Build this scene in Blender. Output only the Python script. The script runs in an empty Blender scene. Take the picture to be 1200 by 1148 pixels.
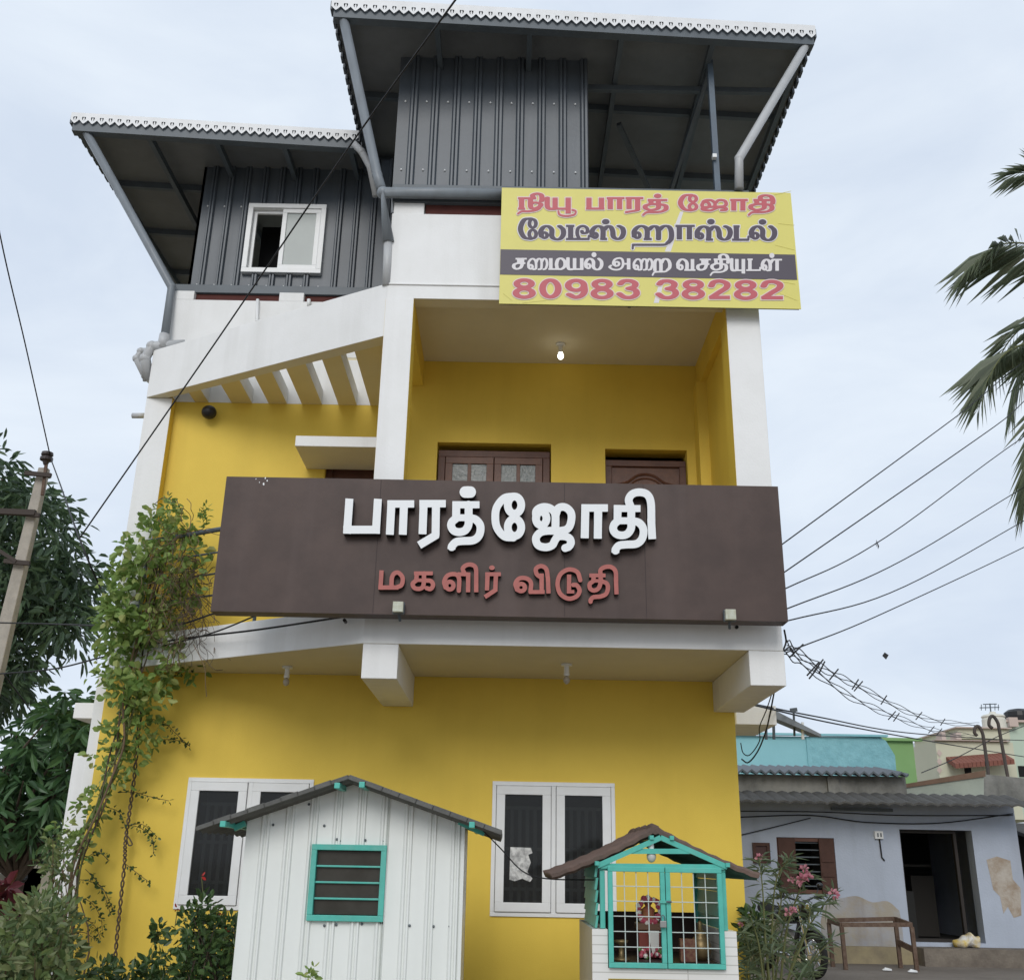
import bpy, math, random
import numpy as np
from mathutils import Vector, Matrix, Euler
rad = math.radians
S = bpy.context.scene
COL = S.collection
random.seed(7); RNG = np.random.default_rng(7)

# ------------------------------------------------------------------ camera
F_PX, PITCH, ROLL, EYE = 1200.0, rad(20), rad(1.04), 1.6
_U0 = Vector((0, -math.sin(PITCH), math.cos(PITCH)))
FW = Vector((0, math.cos(PITCH), math.sin(PITCH)))
RT = Vector((1, 0, 0)) * math.cos(ROLL) + _U0 * math.sin(ROLL)
UP = _U0 * math.cos(ROLL) - Vector((1, 0, 0)) * math.sin(ROLL)
cd = bpy.data.cameras.new("camera"); cam = bpy.data.objects.new("camera", cd); COL.objects.link(cam)
cd.sensor_fit = 'HORIZONTAL'; cd.sensor_width = 36; cd.lens = 36; cd.clip_end = 2000; cd.clip_start = 0.05
cam.matrix_world = Matrix(((RT.x, UP.x, -FW.x, 0), (RT.y, UP.y, -FW.y, 0), (RT.z, UP.z, -FW.z, EYE), (0, 0, 0, 1)))
S.camera = cam

def ray(px, py): return FW + RT * ((px - 600) / F_PX) + UP * ((574 - py) / F_PX)
def at(px, py, Y):
    """survey helper: the point of the real plane y=Y seen at a photograph pixel"""
    d = ray(px, py); t = Y / d.y
    return Vector((t * d.x, Y, EYE + t * d.z))
def atz(px, py, Z):
    d = ray(px, py); t = (Z - EYE) / d.z
    return Vector((t * d.x, t * d.y, Z))

# ------------------------------------------------------------------ world, sun, exposure
w = bpy.data.worlds.new("World"); S.world = w; w.use_nodes = True
nt = w.node_tree; nt.nodes.clear()
N = nt.nodes.new; L = nt.links.new
out = N('ShaderNodeOutputWorld'); bg = N('ShaderNodeBackground'); L(bg.outputs[0], out.inputs[0])
SUN_EL, SUN_AZ = rad(31), rad(187)      # azimuth: direction the light comes from, measured from +Y towards +X
sky = N('ShaderNodeTexSky'); sky.sky_type = 'NISHITA'; sky.sun_disc = False
sky.sun_elevation = SUN_EL; sky.sun_rotation = SUN_AZ
tc = N('ShaderNodeTexCoord'); mp = N('ShaderNodeMapping'); mp.inputs['Scale'].default_value = (1, 1, 2.6)
nz = N('ShaderNodeTexNoise'); nz.inputs['Scale'].default_value = 2.7; nz.inputs['Detail'].default_value = 6; nz.inputs['Roughness'].default_value = .55
nz.inputs['Distortion'].default_value = .4
L(tc.outputs['Generated'], mp.inputs[0]); L(mp.outputs[0], nz.inputs['Vector'])
cr = N('ShaderNodeValToRGB')
cr.color_ramp.elements[0].position = .36; cr.color_ramp.elements[0].color = (7.6, 8.6, 10.1, 1)
cr.color_ramp.elements[1].position = .64; cr.color_ramp.elements[1].color = (9.2, 10.1, 11.2, 1)
L(nz.outputs[0], cr.inputs[0])
mx = N('ShaderNodeMix'); mx.data_type = 'RGBA'; mx.inputs[0].default_value = .95
L(sky.outputs[0], mx.inputs[6]); L(cr.outputs[0], mx.inputs[7])
L(mx.outputs[2], bg.inputs[0]); bg.inputs[1].default_value = .07

sd = bpy.data.lights.new("sun", 'SUN'); so = bpy.data.objects.new("sun", sd); COL.objects.link(so)
sd.energy = 1.12; sd.angle = rad(28); sd.color = (1, .97, .93)
sv = Vector((math.sin(SUN_AZ) * math.cos(SUN_EL), math.cos(SUN_AZ) * math.cos(SUN_EL), math.sin(SUN_EL)))
so.rotation_euler = sv.to_track_quat('Z', 'Y').to_euler(); so.location = (0, -10, 20)
vs = S.view_settings; vs.view_transform = 'Standard'; vs.look = 'None'; vs.exposure = 0.37; vs.gamma = 1; vs.use_curve_mapping = False
S.cycles.max_bounces = 8; S.cycles.diffuse_bounces = 4; S.cycles.transparent_max_bounces = 12

# ------------------------------------------------------------------ materials
MATS = {}
def mat(name, col, rough=.7, col2=None, scale=3., amt=.5, bump=0., bscale=40., metal=0., spec=.35, streak=None, emit=None, alpha=None, obj_space=True):
    """paint with a second tone mixed in by noise, vertical dirt streaks, and a fine bump"""
    if name in MATS: return MATS[name]
    m = bpy.data.materials.new(name); m.use_nodes = True; MATS[name] = m
    t = m.node_tree; b = t.nodes['Principled BSDF']; n = t.nodes.new; l = t.links.new
    b.inputs['Base Color'].default_value = (*col, 1); b.inputs['Roughness'].default_value = rough
    b.inputs['Metallic'].default_value = metal; b.inputs['Specular IOR Level'].default_value = spec
    geo = n('ShaderNodeNewGeometry')
    src = None
    if col2 is not None:
        z = n('ShaderNodeTexNoise'); z.inputs['Scale'].default_value = scale; z.inputs['Detail'].default_value = 8; z.inputs['Roughness'].default_value = .65
        l(geo.outputs['Position'], z.inputs['Vector'])
        r = n('ShaderNodeValToRGB'); r.color_ramp.elements[0].position = .5 - .5 * (1 - amt) - .01; r.color_ramp.elements[1].position = .62
        r.color_ramp.elements[0].position = .38; r.color_ramp.elements[0].color = (0, 0, 0, 1); r.color_ramp.elements[1].color = (amt, amt, amt, 1)
        l(z.outputs[0], r.inputs[0])
        x = n('ShaderNodeMix'); x.data_type = 'RGBA'; x.inputs[6].default_value = (*col, 1); x.inputs[7].default_value = (*col2, 1)
        l(r.outputs[0], x.inputs[0]); src = x.outputs[2]
    if streak is not None:
        scol, samt, sscale = streak
        mpp = n('ShaderNodeMapping'); mpp.inputs['Scale'].default_value = (sscale, sscale, sscale * .07)
        l(geo.outputs['Position'], mpp.inputs[0])
        z = n('ShaderNodeTexNoise'); z.inputs['Scale'].default_value = 1; z.inputs['Detail'].default_value = 5; l(mpp.outputs[0], z.inputs['Vector'])
        r = n('ShaderNodeValToRGB'); r.color_ramp.elements[0].position = .5; r.color_ramp.elements[1].position = .75
        r.color_ramp.elements[1].color = (samt, samt, samt, 1); l(z.outputs[0], r.inputs[0])
        x = n('ShaderNodeMix'); x.data_type = 'RGBA'; x.inputs[6].default_value = (*col, 1); x.inputs[7].default_value = (*scol, 1)
        if src: l(src, x.inputs[6])
        l(r.outputs[0], x.inputs[0]); src = x.outputs[2]
    if src: l(src, b.inputs['Base Color'])
    if bump:
        z = n('ShaderNodeTexNoise'); z.inputs['Scale'].default_value = bscale; z.inputs['Detail'].default_value = 6
        l(geo.outputs['Position'], z.inputs['Vector'])
        q = n('ShaderNodeBump'); q.inputs['Strength'].default_value = bump; q.inputs['Distance'].default_value = .02
        l(z.outputs[0], q.inputs['Height']); l(q.outputs[0], b.inputs['Normal'])
    if emit:
        b.inputs['Emission Color'].default_value = (*emit[0], 1); b.inputs['Emission Strength'].default_value = emit[1]
    return m

def leafmat(name, cols, trans=.25, rough=.5):
    """leaf colour differs from leaf to leaf (random per island)"""
    if name in MATS: return MATS[name]
    m = bpy.data.materials.new(name); m.use_nodes = True; MATS[name] = m
    t = m.node_tree; b = t.nodes['Principled BSDF']; n = t.nodes.new; l = t.links.new
    g = n('ShaderNodeNewGeometry'); r = n('ShaderNodeValToRGB')
    e = r.color_ramp.elements
    while len(e) < len(cols): e.new(.5)
    for i, c in enumerate(cols):
        e[i].position = i / (len(cols) - 1); e[i].color = (*c, 1)
    l(g.outputs['Random Per Island'], r.inputs[0]); l(r.outputs[0], b.inputs['Base Color'])
    b.inputs['Roughness'].default_value = rough; b.inputs['Specular IOR Level'].default_value = .4
    tr = n('ShaderNodeBsdfTranslucent'); ms = n('ShaderNodeMixShader'); ms.inputs[0].default_value = trans
    l(r.outputs[0], tr.inputs[0]); l(b.outputs[0], ms.inputs[1]); l(tr.outputs[0], ms.inputs[2])
    l(ms.outputs[0], t.nodes['Material Output'].inputs[0])
    return m

def glassmat(name, tint=(.5, .52, .52), rough=.06):
    if name in MATS: return MATS[name]
    m = bpy.data.materials.new(name); m.use_nodes = True; MATS[name] = m
    t = m.node_tree; b = t.nodes['Principled BSDF']; n = t.nodes.new; l = t.links.new
    b.inputs['Base Color'].default_value = (.05, .052, .052, 1); b.inputs['Roughness'].default_value = rough; b.inputs['Specular IOR Level'].default_value = .5
    tr = n('ShaderNodeBsdfTransparent'); tr.inputs[0].default_value = (*tint, 1)
    ms = n('ShaderNodeMixShader'); ms.inputs[0].default_value = .62
    l(b.outputs[0], ms.inputs[1]); l(tr.outputs[0], ms.inputs[2]); l(ms.outputs[0], t.nodes['Material Output'].inputs[0])
    return m

YEL = mat('yellow_paint', (.80, .572, .082), .6, (.73, .515, .070), 1.1, .7, .10, 110, streak=((.58, .41, .055), .38, 2.2))
WHT = mat('white_paint', (.80, .80, .79), .6, (.72, .72, .70), 2., .5, .08, 60, streak=((.46, .45, .41), .30, 4.))
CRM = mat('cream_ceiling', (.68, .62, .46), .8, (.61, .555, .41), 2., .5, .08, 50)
PVCW = mat('white_upvc', (.80, .81, .81), .35, (.72, .72, .70), 6., .4)
CLAD = mat('grey_cladding', (.078, .093, .110), .42, (.057, .068, .080), 1.5, .6, .05, 30, spec=.5, streak=((.135, .15, .165), .4, 7.))
ROOFU = mat('grey_roof_sheet', (.165, .175, .18), .5, (.12, .125, .13), 2.5, .6, .05, 20, spec=.4)
STEEL = mat('dark_steel', (.095, .115, .132), .45, (.07, .083, .095), 5., .6, spec=.4)
STEELB = mat('blue_grey_steel', (.10, .14, .18), .45, (.08, .10, .13), 5., .5, spec=.4)
PIPEG = mat('grey_pipe', (.22, .245, .27), .4, (.17, .19, .205), 4., .5, streak=((.12, .12, .12), .4, 8.))
PIPEL = mat('light_grey_pipe', (.47, .48, .49), .4, (.38, .38, .37), 4., .5)
FILI = mat('white_fascia', (.78, .79, .80), .45, (.66, .66, .65), 5., .5)
WOOD = mat('brown_wood', (.13, .055, .033), .45, (.085, .032, .02), 9., .7, .1, 30, spec=.4)
WOODL = mat('pale_brown_wood', (.17, .082, .055), .45, (.11, .05, .035), 9., .7, .1, 30, spec=.4)
MAROON = mat('maroon_brick', (.10, .032, .026), .9, (.07, .022, .02), 9., .6)
DARK = mat('dark_interior', (.012, .012, .013), .9)  # unlit hollows put into the colour as near-black
DARKW = mat('unlit_room_dark', (.03, .03, .029), .9)  # shade of unlit rooms put into the colour
GLASS = glassmat('window_glass')
FROST = mat('frosted_glass', (.30, .34, .33), .25, (.26, .29, .28), 3., .5)
GRILL = mat('pale_grille', (.75, .76, .75), .6)
SIGNB = mat('sign_brown', (.084, .057, .049), .5, (.060, .041, .036), 2.2, .85, .05, 14, spec=.25, streak=((.125, .092, .084), .45, 3.))
LETW = mat('letter_white', (.76, .78, .79), .4)
LETR = mat('letter_red', (.40, .115, .095), .45, (.30, .08, .07), 12, .5)
LETSIDE = mat('letter_side_shade', (.03, .026, .026), .6)  # shade on the letter sides put into their colour
BLACK = mat('black_plastic', (.015, .015, .016), .4)
WIRE = mat('black_cable', (.012, .012, .013), .6)
TURQ = mat('turquoise_paint', (.09, .46, .385), .45, (.07, .35, .29), 9., .5, .08, 40, streak=((.28, .36, .32), .2, 12.))
SHEDW = mat('white_metal_sheet', (.765, .79, .76), .35, (.71, .735, .705), 2.5, .5, spec=.5, streak=((.58, .61, .58), .22, 6.))
RUST = mat('rusty_iron', (.10, .06, .042), .8, (.17, .12, .09), 14., .8, .3, 60)
CONC = mat('pole_concrete', (.42, .385, .335), .9, (.31, .285, .25), 7., .7, .3, 50)
BARK = mat('bark', (.10, .075, .055), .9, (.065, .05, .038), 10., .7, .5, 30)
TWIG = mat('dry_twig', (.17, .115, .068), .9, (.10, .07, .045), 20., .6)
STEM = mat('green_stem', (.12, .13, .05), .8)

# ------------------------------------------------------------------ mesh builder
class MB:
    def __init__(s): s.v = []; s.f = []; s.m = []; s.mats = []
    def mi(s, m):
        if m not in s.mats: s.mats.append(m)
        return s.mats.index(m)
    def poly(s, pts, m):
        b = len(s.v); s.v += [tuple(p) for p in pts]; s.f.append(tuple(range(b, b + len(pts)))); s.m.append(s.mi(m))
    def box(s, x0, x1, y0, y1, z0, z1, m, **fm):
        if x0 > x1: x0, x1 = x1, x0
        if y0 > y1: y0, y1 = y1, y0
        if z0 > z1: z0, z1 = z1, z0
        b = len(s.v)
        s.v += [(x, y, z) for z in (z0, z1) for (x, y) in ((x0, y0), (x1, y0), (x1, y1), (x0, y1))]
        for k, q in (('bot', (3, 2, 1, 0)), ('top', (4, 5, 6, 7)), ('front', (0, 1, 5, 4)), ('right', (1, 2, 6, 5)), ('back', (2, 3, 7, 6)), ('left', (3, 0, 4, 7))):
            s.f.append(tuple(b + i for i in q)); s.m.append(s.mi(fm.get(k, m)))
    def prism_z(s, poly, z0, z1, m, top=None, bot=None):
        n = len(poly); b = len(s.v)
        s.v += [(x, y, z0) for x, y in poly] + [(x, y, z1) for x, y in poly]
        s.f.append(tuple(b + i for i in range(n))[::-1]); s.m.append(s.mi(bot or m))
        s.f.append(tuple(b + n + i for i in range(n))); s.m.append(s.mi(top or m))
        for i in range(n):
            j = (i + 1) % n; s.f.append((b + i, b + j, b + n + j, b + n + i)); s.m.append(s.mi(m))
    def prism_y(s, poly, y0, y1, m, front=None):
        n = len(poly); b = len(s.v)
        s.v += [(x, y0, z) for x, z in poly] + [(x, y1, z) for x, z in poly]
        s.f.append(tuple(b + i for i in range(n))); s.m.append(s.mi(front or m))
        s.f.append(tuple(b + n + i for i in range(n))[::-1]); s.m.append(s.mi(m))
        for i in range(n):
            j = (i + 1) % n; s.f.append((b + i, b + n + i, b + n + j, b + j)); s.m.append(s.mi(m))
    def hexa(s, a, b_, m):
        """two quads of four points each, joined as a solid"""
        k = len(s.v); s.v += [tuple(p) for p in a] + [tuple(p) for p in b_]
        for q in ((3, 2, 1, 0), (4, 5, 6, 7), (0, 1, 5, 4), (1, 2, 6, 5), (2, 3, 7, 6), (3, 0, 4, 7)):
            s.f.append(tuple(k + i for i in q)); s.m.append(s.mi(m))
    def bar(s, p, q, wd, ht, m, up=(0, 0, 1)):
        p, q = Vector(p), Vector(q); d = (q - p).normalized(); u = Vector(up); r = d.cross(u)
        if r.length < 1e-4: r = d.cross(Vector((1, 0, 0)))
        r.normalize(); u = r.cross(d).normalized(); r *= wd / 2; u *= ht / 2
        s.hexa([p - r - u, p + r - u, p + r + u, p - r + u], [q - r - u, q + r - u, q + r + u, q - r + u], m)
    def tube(s, pts, r, m, n=8):
        pts = [Vector(p) for p in pts]; k = len(pts)
        rs = r if isinstance(r, (list, tuple)) else [r] * k
        base = len(s.v); ref = None
        for i, p in enumerate(pts):
            d = (pts[min(i + 1, k - 1)] - pts[max(i - 1, 0)])
            if d.length < 1e-9: d = Vector((0, 0, 1))
            d.normalize()
            if ref is None:
                ref = Vector((0, 0, 1)) if abs(d.z) < .9 else Vector((1, 0, 0))
            a = d.cross(ref)
            if a.length < 1e-4: a = d.cross(Vector((0, 1, .3)))
            a.normalize(); b = d.cross(a).normalized(); ref = a.cross(d)
            for j in range(n):
                t = 2 * math.pi * j / n; s.v.append(tuple(p + (a * math.cos(t) + b * math.sin(t)) * rs[i]))
        for i in range(k - 1):
            for j in range(n):
                q = (j + 1) % n; s.f.append((base + i * n + j, base + i * n + q, base + (i + 1) * n + q, base + (i + 1) * n + j)); s.m.append(s.mi(m))
        s.f.append(tuple(base + j for j in range(n))[::-1]); s.m.append(s.mi(m))
        s.f.append(tuple(base + (k - 1) * n + j for j in range(n))); s.m.append(s.mi(m))
    def lathe(s, c, prof, m, n=20):
        """prof: list of (radius, z) about the vertical through c"""
        c = Vector(c); base = len(s.v); k = len(prof)
        for r, z in prof:
            for j in range(n):
                t = 2 * math.pi * j / n; s.v.append((c.x + r * math.cos(t), c.y + r * math.sin(t), c.z + z))
        for i in range(k - 1):
            for j in range(n):
                q = (j + 1) % n; s.f.append((base + i * n + j, base + i * n + q, base + (i + 1) * n + q, base + (i + 1) * n + j)); s.m.append(s.mi(m))
        s.f.append(tuple(base + j for j in range(n))[::-1]); s.m.append(s.mi(m))
        s.f.append(tuple(base + (k - 1) * n + j for j in range(n))); s.m.append(s.mi(m))
    def ball(s, c, rx, m, ry=None, rz=None, n=14, k=9):
        ry = ry or rx; rz = rz or rx; c = Vector(c); base = len(s.v)
        for i in range(k + 1):
            a = -math.pi / 2 + math.pi * i / k; a = max(-1.5, min(1.5, a))
            for j in range(n):
                t = 2 * math.pi * j / n
                s.v.append((c.x + rx * math.cos(a) * math.cos(t), c.y + ry * math.cos(a) * math.sin(t), c.z + rz * math.sin(a)))
        for i in range(k):
            for j in range(n):
                q = (j + 1) % n; s.f.append((base + i * n + j, base + i * n + q, base + (i + 1) * n + q, base + (i + 1) * n + j)); s.m.append(s.mi(m))
        s.f.append(tuple(base + j for j in range(n))[::-1]); s.m.append(s.mi(m))
        s.f.append(tuple(base + k * n + j for j in range(n))); s.m.append(s.mi(m))
    def torus(s, c, R, r, m, axis='y', n=24, k=8):
        c = Vector(c); pts = []
        base = len(s.v)
        for i in range(n):
            t = 2 * math.pi * i / n
            for j in range(k):
                u = 2 * math.pi * j / k; a = (R + r * math.cos(u)); h = r * math.sin(u)
                p = {'y': (a * math.cos(t), h, a * math.sin(t)), 'z': (a * math.cos(t), a * math.sin(t), h), 'x': (h, a * math.cos(t), a * math.sin(t))}[axis]
                s.v.append(tuple(c + Vector(p)))
        for i in range(n):
            for j in range(k):
                a, b = (i + 1) % n, (j + 1) % k
                s.f.append((base + i * k + j, base + a * k + j, base + a * k + b, base + i * k + b)); s.m.append(s.mi(m))
    def wall(s, x0, x1, z0, z1, y0, y1, holes, m, reveal=None, back=None):
        """wall slab facing -y with rectangular openings (hx0,hx1,hz0,hz1)"""
        xs = sorted({x0, x1, *[h[0] for h in holes], *[h[1] for h in holes]}); zs = sorted({z0, z1, *[h[2] for h in holes], *[h[3] for h in holes]})
        for a, b in zip(xs, xs[1:]):
            for c, d in zip(zs, zs[1:]):
                if any(h[0] <= a and b <= h[1] and h[2] <= c and d <= h[3] for h in holes): continue
                s.poly([(a, y0, c), (b, y0, c), (b, y0, d), (a, y0, d)], m)
                s.poly([(b, y1, c), (a, y1, c), (a, y1, d), (b, y1, d)], back or m)
        for (a, b, c, d, sgn) in [(x0, x1, z0, z1, 1)] + [(*h, -1) for h in holes]:
            mm = m if sgn == 1 else (reveal or m)
            qs = [[(a, y1, c), (a, y0, c), (a, y0, d), (a, y1, d)], [(b, y0, c), (b, y1, c), (b, y1, d), (b, y0, d)],
                  [(a, y1, c), (b, y1, c), (b, y0, c), (a, y0, c)], [(a, y0, d), (b, y0, d), (b, y1, d), (a, y1, d)]]
            for q in qs: s.poly(q if sgn == 1 else q[::-1], mm)
    def build(s, name, parent=None, smooth=False, bevel=0., mats=None):
        me = bpy.data.meshes.new(name)
        off = world_loc(parent) if parent else Vector((0, 0, 0))
        me.from_pydata([tuple(Vector(v) - off) for v in s.v], [], s.f)
        for m in s.mats: me.materials.append(m)
        me.polygons.foreach_set('material_index', s.m)
        if smooth: me.polygons.foreach_set('use_smooth', [True] * len(me.polygons))
        me.update()
        o = bpy.data.objects.new(name, me); COL.objects.link(o)
        if parent: o.parent = parent
        if bevel:
            b = o.modifiers.new('bevel', 'BEVEL'); b.width = bevel; b.segments = 2; b.limit_method = 'ANGLE'; b.angle_limit = rad(40)
        return o

def world_loc(o):
    p = Vector((0, 0, 0))
    while o is not None: p = p + o.location; o = o.parent
    return p
def tag(o, label, cat, group=None, kind=None):
    o['label'] = label; o['category'] = cat
    if group: o['group'] = group
    if kind: o['kind'] = kind
    return o
def thing(name, label, cat, loc, group=None):
    o = bpy.data.objects.new(name, None); COL.objects.link(o); o.location = loc; o.empty_display_size = .2
    return tag(o, label, cat, group)
def struct(o): o['kind'] = 'structure'; return o

def crom(pts, n=8, closed=False):
    """Catmull-Rom through points (tuples of any dimension)"""
    P = [np.array(p, float) for p in pts]
    if closed: P = [P[-1]] + P + [P[0], P[1]]
    else: P = [2 * P[0] - P[1]] + P + [2 * P[-1] - P[-2]]
    res = []
    for i in range(1, len(P) - 2):
        a, b, c, d = P[i - 1:i + 3]
        for k in range(n):
            t = k / n
            res.append(.5 * ((2 * b) + (-a + c) * t + (2 * a - 5 * b + 4 * c - d) * t * t + (-a + 3 * b - 3 * c + d) * t ** 3))
    res.append(P[-2])
    return res

def leaves(name, C, D, Ln, Wd, m, parent=None, fold=.25, droop=0., narrow=False):
    """one mesh of many two-faced leaf blades: base C, direction D, length, width"""
    n = len(C); C = np.asarray(C, float); D = np.asarray(D, float); D /= np.linalg.norm(D, axis=1, keepdims=True) + 1e-9
    Rn = RNG.normal(size=(n, 3)); Sd = np.cross(D, Rn); Sd /= np.linalg.norm(Sd, axis=1, keepdims=True) + 1e-9
    Nm = np.cross(Sd, D); Ln = np.asarray(Ln)[:, None]; Wd = np.asarray(Wd)[:, None]
    if narrow:
        mid = C + D * Ln * .45; tip = C + D * Ln; tip[:, 2] -= droop * Ln[:, 0]
        V = np.stack([C, mid + Sd * Wd * .5 + Nm * Wd * fold, tip, mid - Sd * Wd * .5 + Nm * Wd * fold], 1).reshape(-1, 3); k = 4
        fs = [(0, 1, 2), (0, 2, 3)]
    else:
        tip = C + D * Ln; tip[:, 2] -= droop * Ln[:, 0]; m1 = C + D * Ln * .28; m2 = C + D * Ln * .68; m2[:, 2] -= droop * Ln[:, 0] * .4
        V = np.stack([C, m1 + Sd * Wd * .42 + Nm * Wd * fold, m2 + Sd * Wd * .44 + Nm * Wd * fold * .8, tip, m2 - Sd * Wd * .44 + Nm * Wd * fold * .8, m1 - Sd * Wd * .42 + Nm * Wd * fold], 1).reshape(-1, 3); k = 6
        fs = [(0, 1, 2, 3), (0, 3, 4, 5)]
    V = V - (np.array(world_loc(parent)) if parent else 0)
    i = np.arange(n) * k
    Fc = np.concatenate([np.stack([i + q for q in f], 1) for f in fs])
    me = bpy.data.meshes.new(name)
    me.from_pydata(V.tolist(), [], Fc.tolist()); me.materials.append(m); me.update()
    o = bpy.data.objects.new(name, me); COL.objects.link(o)
    if parent: o.parent = parent
    return o

# ------------------------------------------------------------------ ground
GRD = mat('bare_earth', (.25, .20, .14), .95, (.18, .145, .10), 1.6, .7, .5, 25)
ROADM = mat('street_dirt', (.20, .175, .15), .95, (.14, .12, .10), 1.2, .7, .5, 18)
m = MB(); m.poly([(-700, -300, 0), (700, -300, 0), (700, 900, 0), (-700, 900, 0)], GRD); struct(m.build('ground'))
m = MB(); m.poly([(2.2, 11.5, .004), (40, 11.5, .004), (40, 15.6, .19), (2.2, 15.6, .19)], ROADM); m.poly([(2.2, 15.6, .19), (40, 15.6, .19), (40, 24, .20), (2.2, 24, .20)], ROADM); struct(m.build('side_road'))
m = MB(); m.poly([(-40, -12, .004), (40, -12, .004), (40, 3.5, .004), (-40, 3.5, .004)], mat('front_road_dust', (.36, .33, .29), .95, (.28, .25, .22), 1.1, .7, .4, 20)); struct(m.build('front_road'))

# ------------------------------------------------------------------ the hostel building
W, B = 9.5, 8.0                      # main wall plane, balcony front plane
XL, XR = -3.70, 2.075
CX = -1.15                           # left face of the middle column
bld = thing('hostel_building', 'yellow and white three storey building with grey metal-clad top floor and balcony', 'building', (0, W, 0))

# main front wall, ground and first floor
win_g = [(-2.84, -1.72, 1.18, 2.27), (-.125, .965, 1.17, 2.285)]
door_w = (.925, 1.745, 3.45, 5.515); win_w = (-.755, .385, 4.35, 5.555); door_s = (-1.86, -1.20, 3.45, 5.33)
m = MB(); m.wall(XL, XR, 0, 6.46, W, W + .22, win_g + [door_w, win_w, door_s], YEL, back=DARKW)
m.box(XR - .22, XR, W + .22, 16.0, 0, 6.46, YEL); m.box(XL, XL + .22, W + .22, 16.0, 0, 6.46, YEL); m.box(XL, XR, 15.8, 16.0, 0, 6.46, YEL)
m.build('wall', bld)
m = MB(); m.box(XL + .22, XR - .22, W + .22, 15.8, 3.2, 3.4, CRM); m.box(XL, XR, W, 16.0, 6.46, 6.6, CRM); m.build('floor_slab', bld)
for h in win_g + [win_w]:            # near-black panels behind the glass, the unlit rooms put into colour
    m = MB(); m.box(h[0] - .1, h[1] + .1, W + 1.0, W + 1.05, h[2] - .1, h[3] + .1, DARKW); m.build('dark_backing', bld)
# narrow white corner strip down the left edge
m = MB(); m.box(-3.80, -3.703, W + .02, W + .4, 0, 3.2, WHT); m.build('corner_pilaster', bld, bevel=.004)

# lower slab: straight balcony on the right, slanting back to the left corner
plan = [(CX, B), (2.16, B), (2.16, W), (-3.72, W), (-3.72, W - .02)]
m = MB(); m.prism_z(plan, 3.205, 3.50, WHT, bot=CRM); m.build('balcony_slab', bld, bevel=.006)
for u, v in ((CX, -.87), (1.885, 2.165)):
    m = MB(); m.box(u, v, B - .003, W, 2.93, 3.203, WHT); m.build('cantilever_beam', bld, bevel=.006)

# columns
m = MB(); m.box(CX - .005, -.905, B - .006, B + .25, 3.5, 6.31, WHT, right=YEL, left=YEL, back=YEL); m.build('column', bld, bevel=.005)
m = MB(); m.box(1.872, 2.165, B - .006, B + .25, 3.5, 6.31, WHT, left=YEL, back=YEL); m.build('column', bld, bevel=.005)
m = MB(); m.box(-3.69, -3.43, W - .12, W - .003, 3.5, 5.928, WHT, right=YEL, back=YEL); m.build('column', bld, bevel=.005)
# side wall and beams of the right bay
m = MB(); m.box(1.93, 2.10, B + .25, W - .002, 3.5, 6.17, YEL); m.box(1.83, 1.93, W - .22, W - .002, 3.5, 6.17, YEL); m.build('side_wall', bld)
m = MB(); m.box(1.87, 2.155, B + .002, W - .002, 6.17, 6.46, YEL, front=WHT); m.build('roof_beam', bld)
m = MB(); m.box(CX, -.93, B + .252, W - .002, 6.17, 6.46, YEL); m.build('roof_beam', bld)
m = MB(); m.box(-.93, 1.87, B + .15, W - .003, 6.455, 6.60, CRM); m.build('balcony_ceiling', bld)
# front parapet over the right bay
m = MB(); m.box(CX, 2.165, B, B + .15, 6.31, 7.20, WHT, bot=CRM); m.box(CX - .003, 2.168, B - .012, B, 6.445, 6.46, WHT)
m.build('front_parapet', bld, bevel=.004)

# pergola slab over the left triangle, with slots open to the sky
PZ0, PZ1 = 5.93, 6.46
sx0, sy0, sx1, sy1 = -3.69, W - .125, CX, B
def slant_y(x): return sy1 + (sx1 - x) / (sx1 - sx0) * (sy0 - sy1)
m = MB()
a = Vector((sx0, sy0, 0)); b = Vector((sx1, sy1, 0)); n_ = Vector((b.y - a.y, -(b.x - a.x), 0)).normalized(); th = .13
m.hexa([(a.x, a.y, PZ0), (b.x, b.y, PZ0), (b.x, b.y + th * 1.2, PZ0), (a.x, a.y + .12, PZ0)],
       [(a.x, a.y, PZ1), (b.x, b.y, PZ1), (b.x, b.y + th * 1.2, PZ1), (a.x, a.y + .12, PZ1)], WHT)
m.m[0] = m.mi(CRM)
m.build('slanted_fascia_beam', bld, bevel=.004)
m = MB(); edge = sx0 + .12; segs = []
for p0, p1 in ((206, 228), (244, 271), (295, 314.5), (336, 353.5), (377, 396.5), (418, 434)):
    segs.append((edge, at(p0, 478, W).x)); edge = at(p1, 478, W).x
segs.append((edge, sx1))
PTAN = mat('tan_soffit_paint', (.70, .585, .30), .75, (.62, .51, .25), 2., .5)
for (u, v) in segs:
    if v - u < .01: continue
    m = MB()
    ya, yb = slant_y(u) + .10, slant_y(v) + .10
    if ya > W - .06: ya = W - .06
    k = [(u, ya), (v, yb), (v, W - .003), (u, W - .003)]
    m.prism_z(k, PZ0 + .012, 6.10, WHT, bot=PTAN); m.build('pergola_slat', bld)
m = MB(); m.box(-3.43, CX + .02, W - .0025, W - .0005, 5.945, 6.455, WHT); m.build('painted_band', bld)

# canopy over the small left door
m = MB(); m.hexa([(-2.045, 8.9, 5.24), (-1.12, 8.9, 5.24), (-1.12, W, 5.24), (-2.045, W, 5.24)],
                 [(-2.045, 8.9, 5.345), (-1.12, 8.9, 5.345), (-1.12, W, 5.40), (-2.045, W, 5.40)], WHT)
m.m[0] = m.mi(CRM)
m.build('canopy', bld, bevel=.005)

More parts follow.
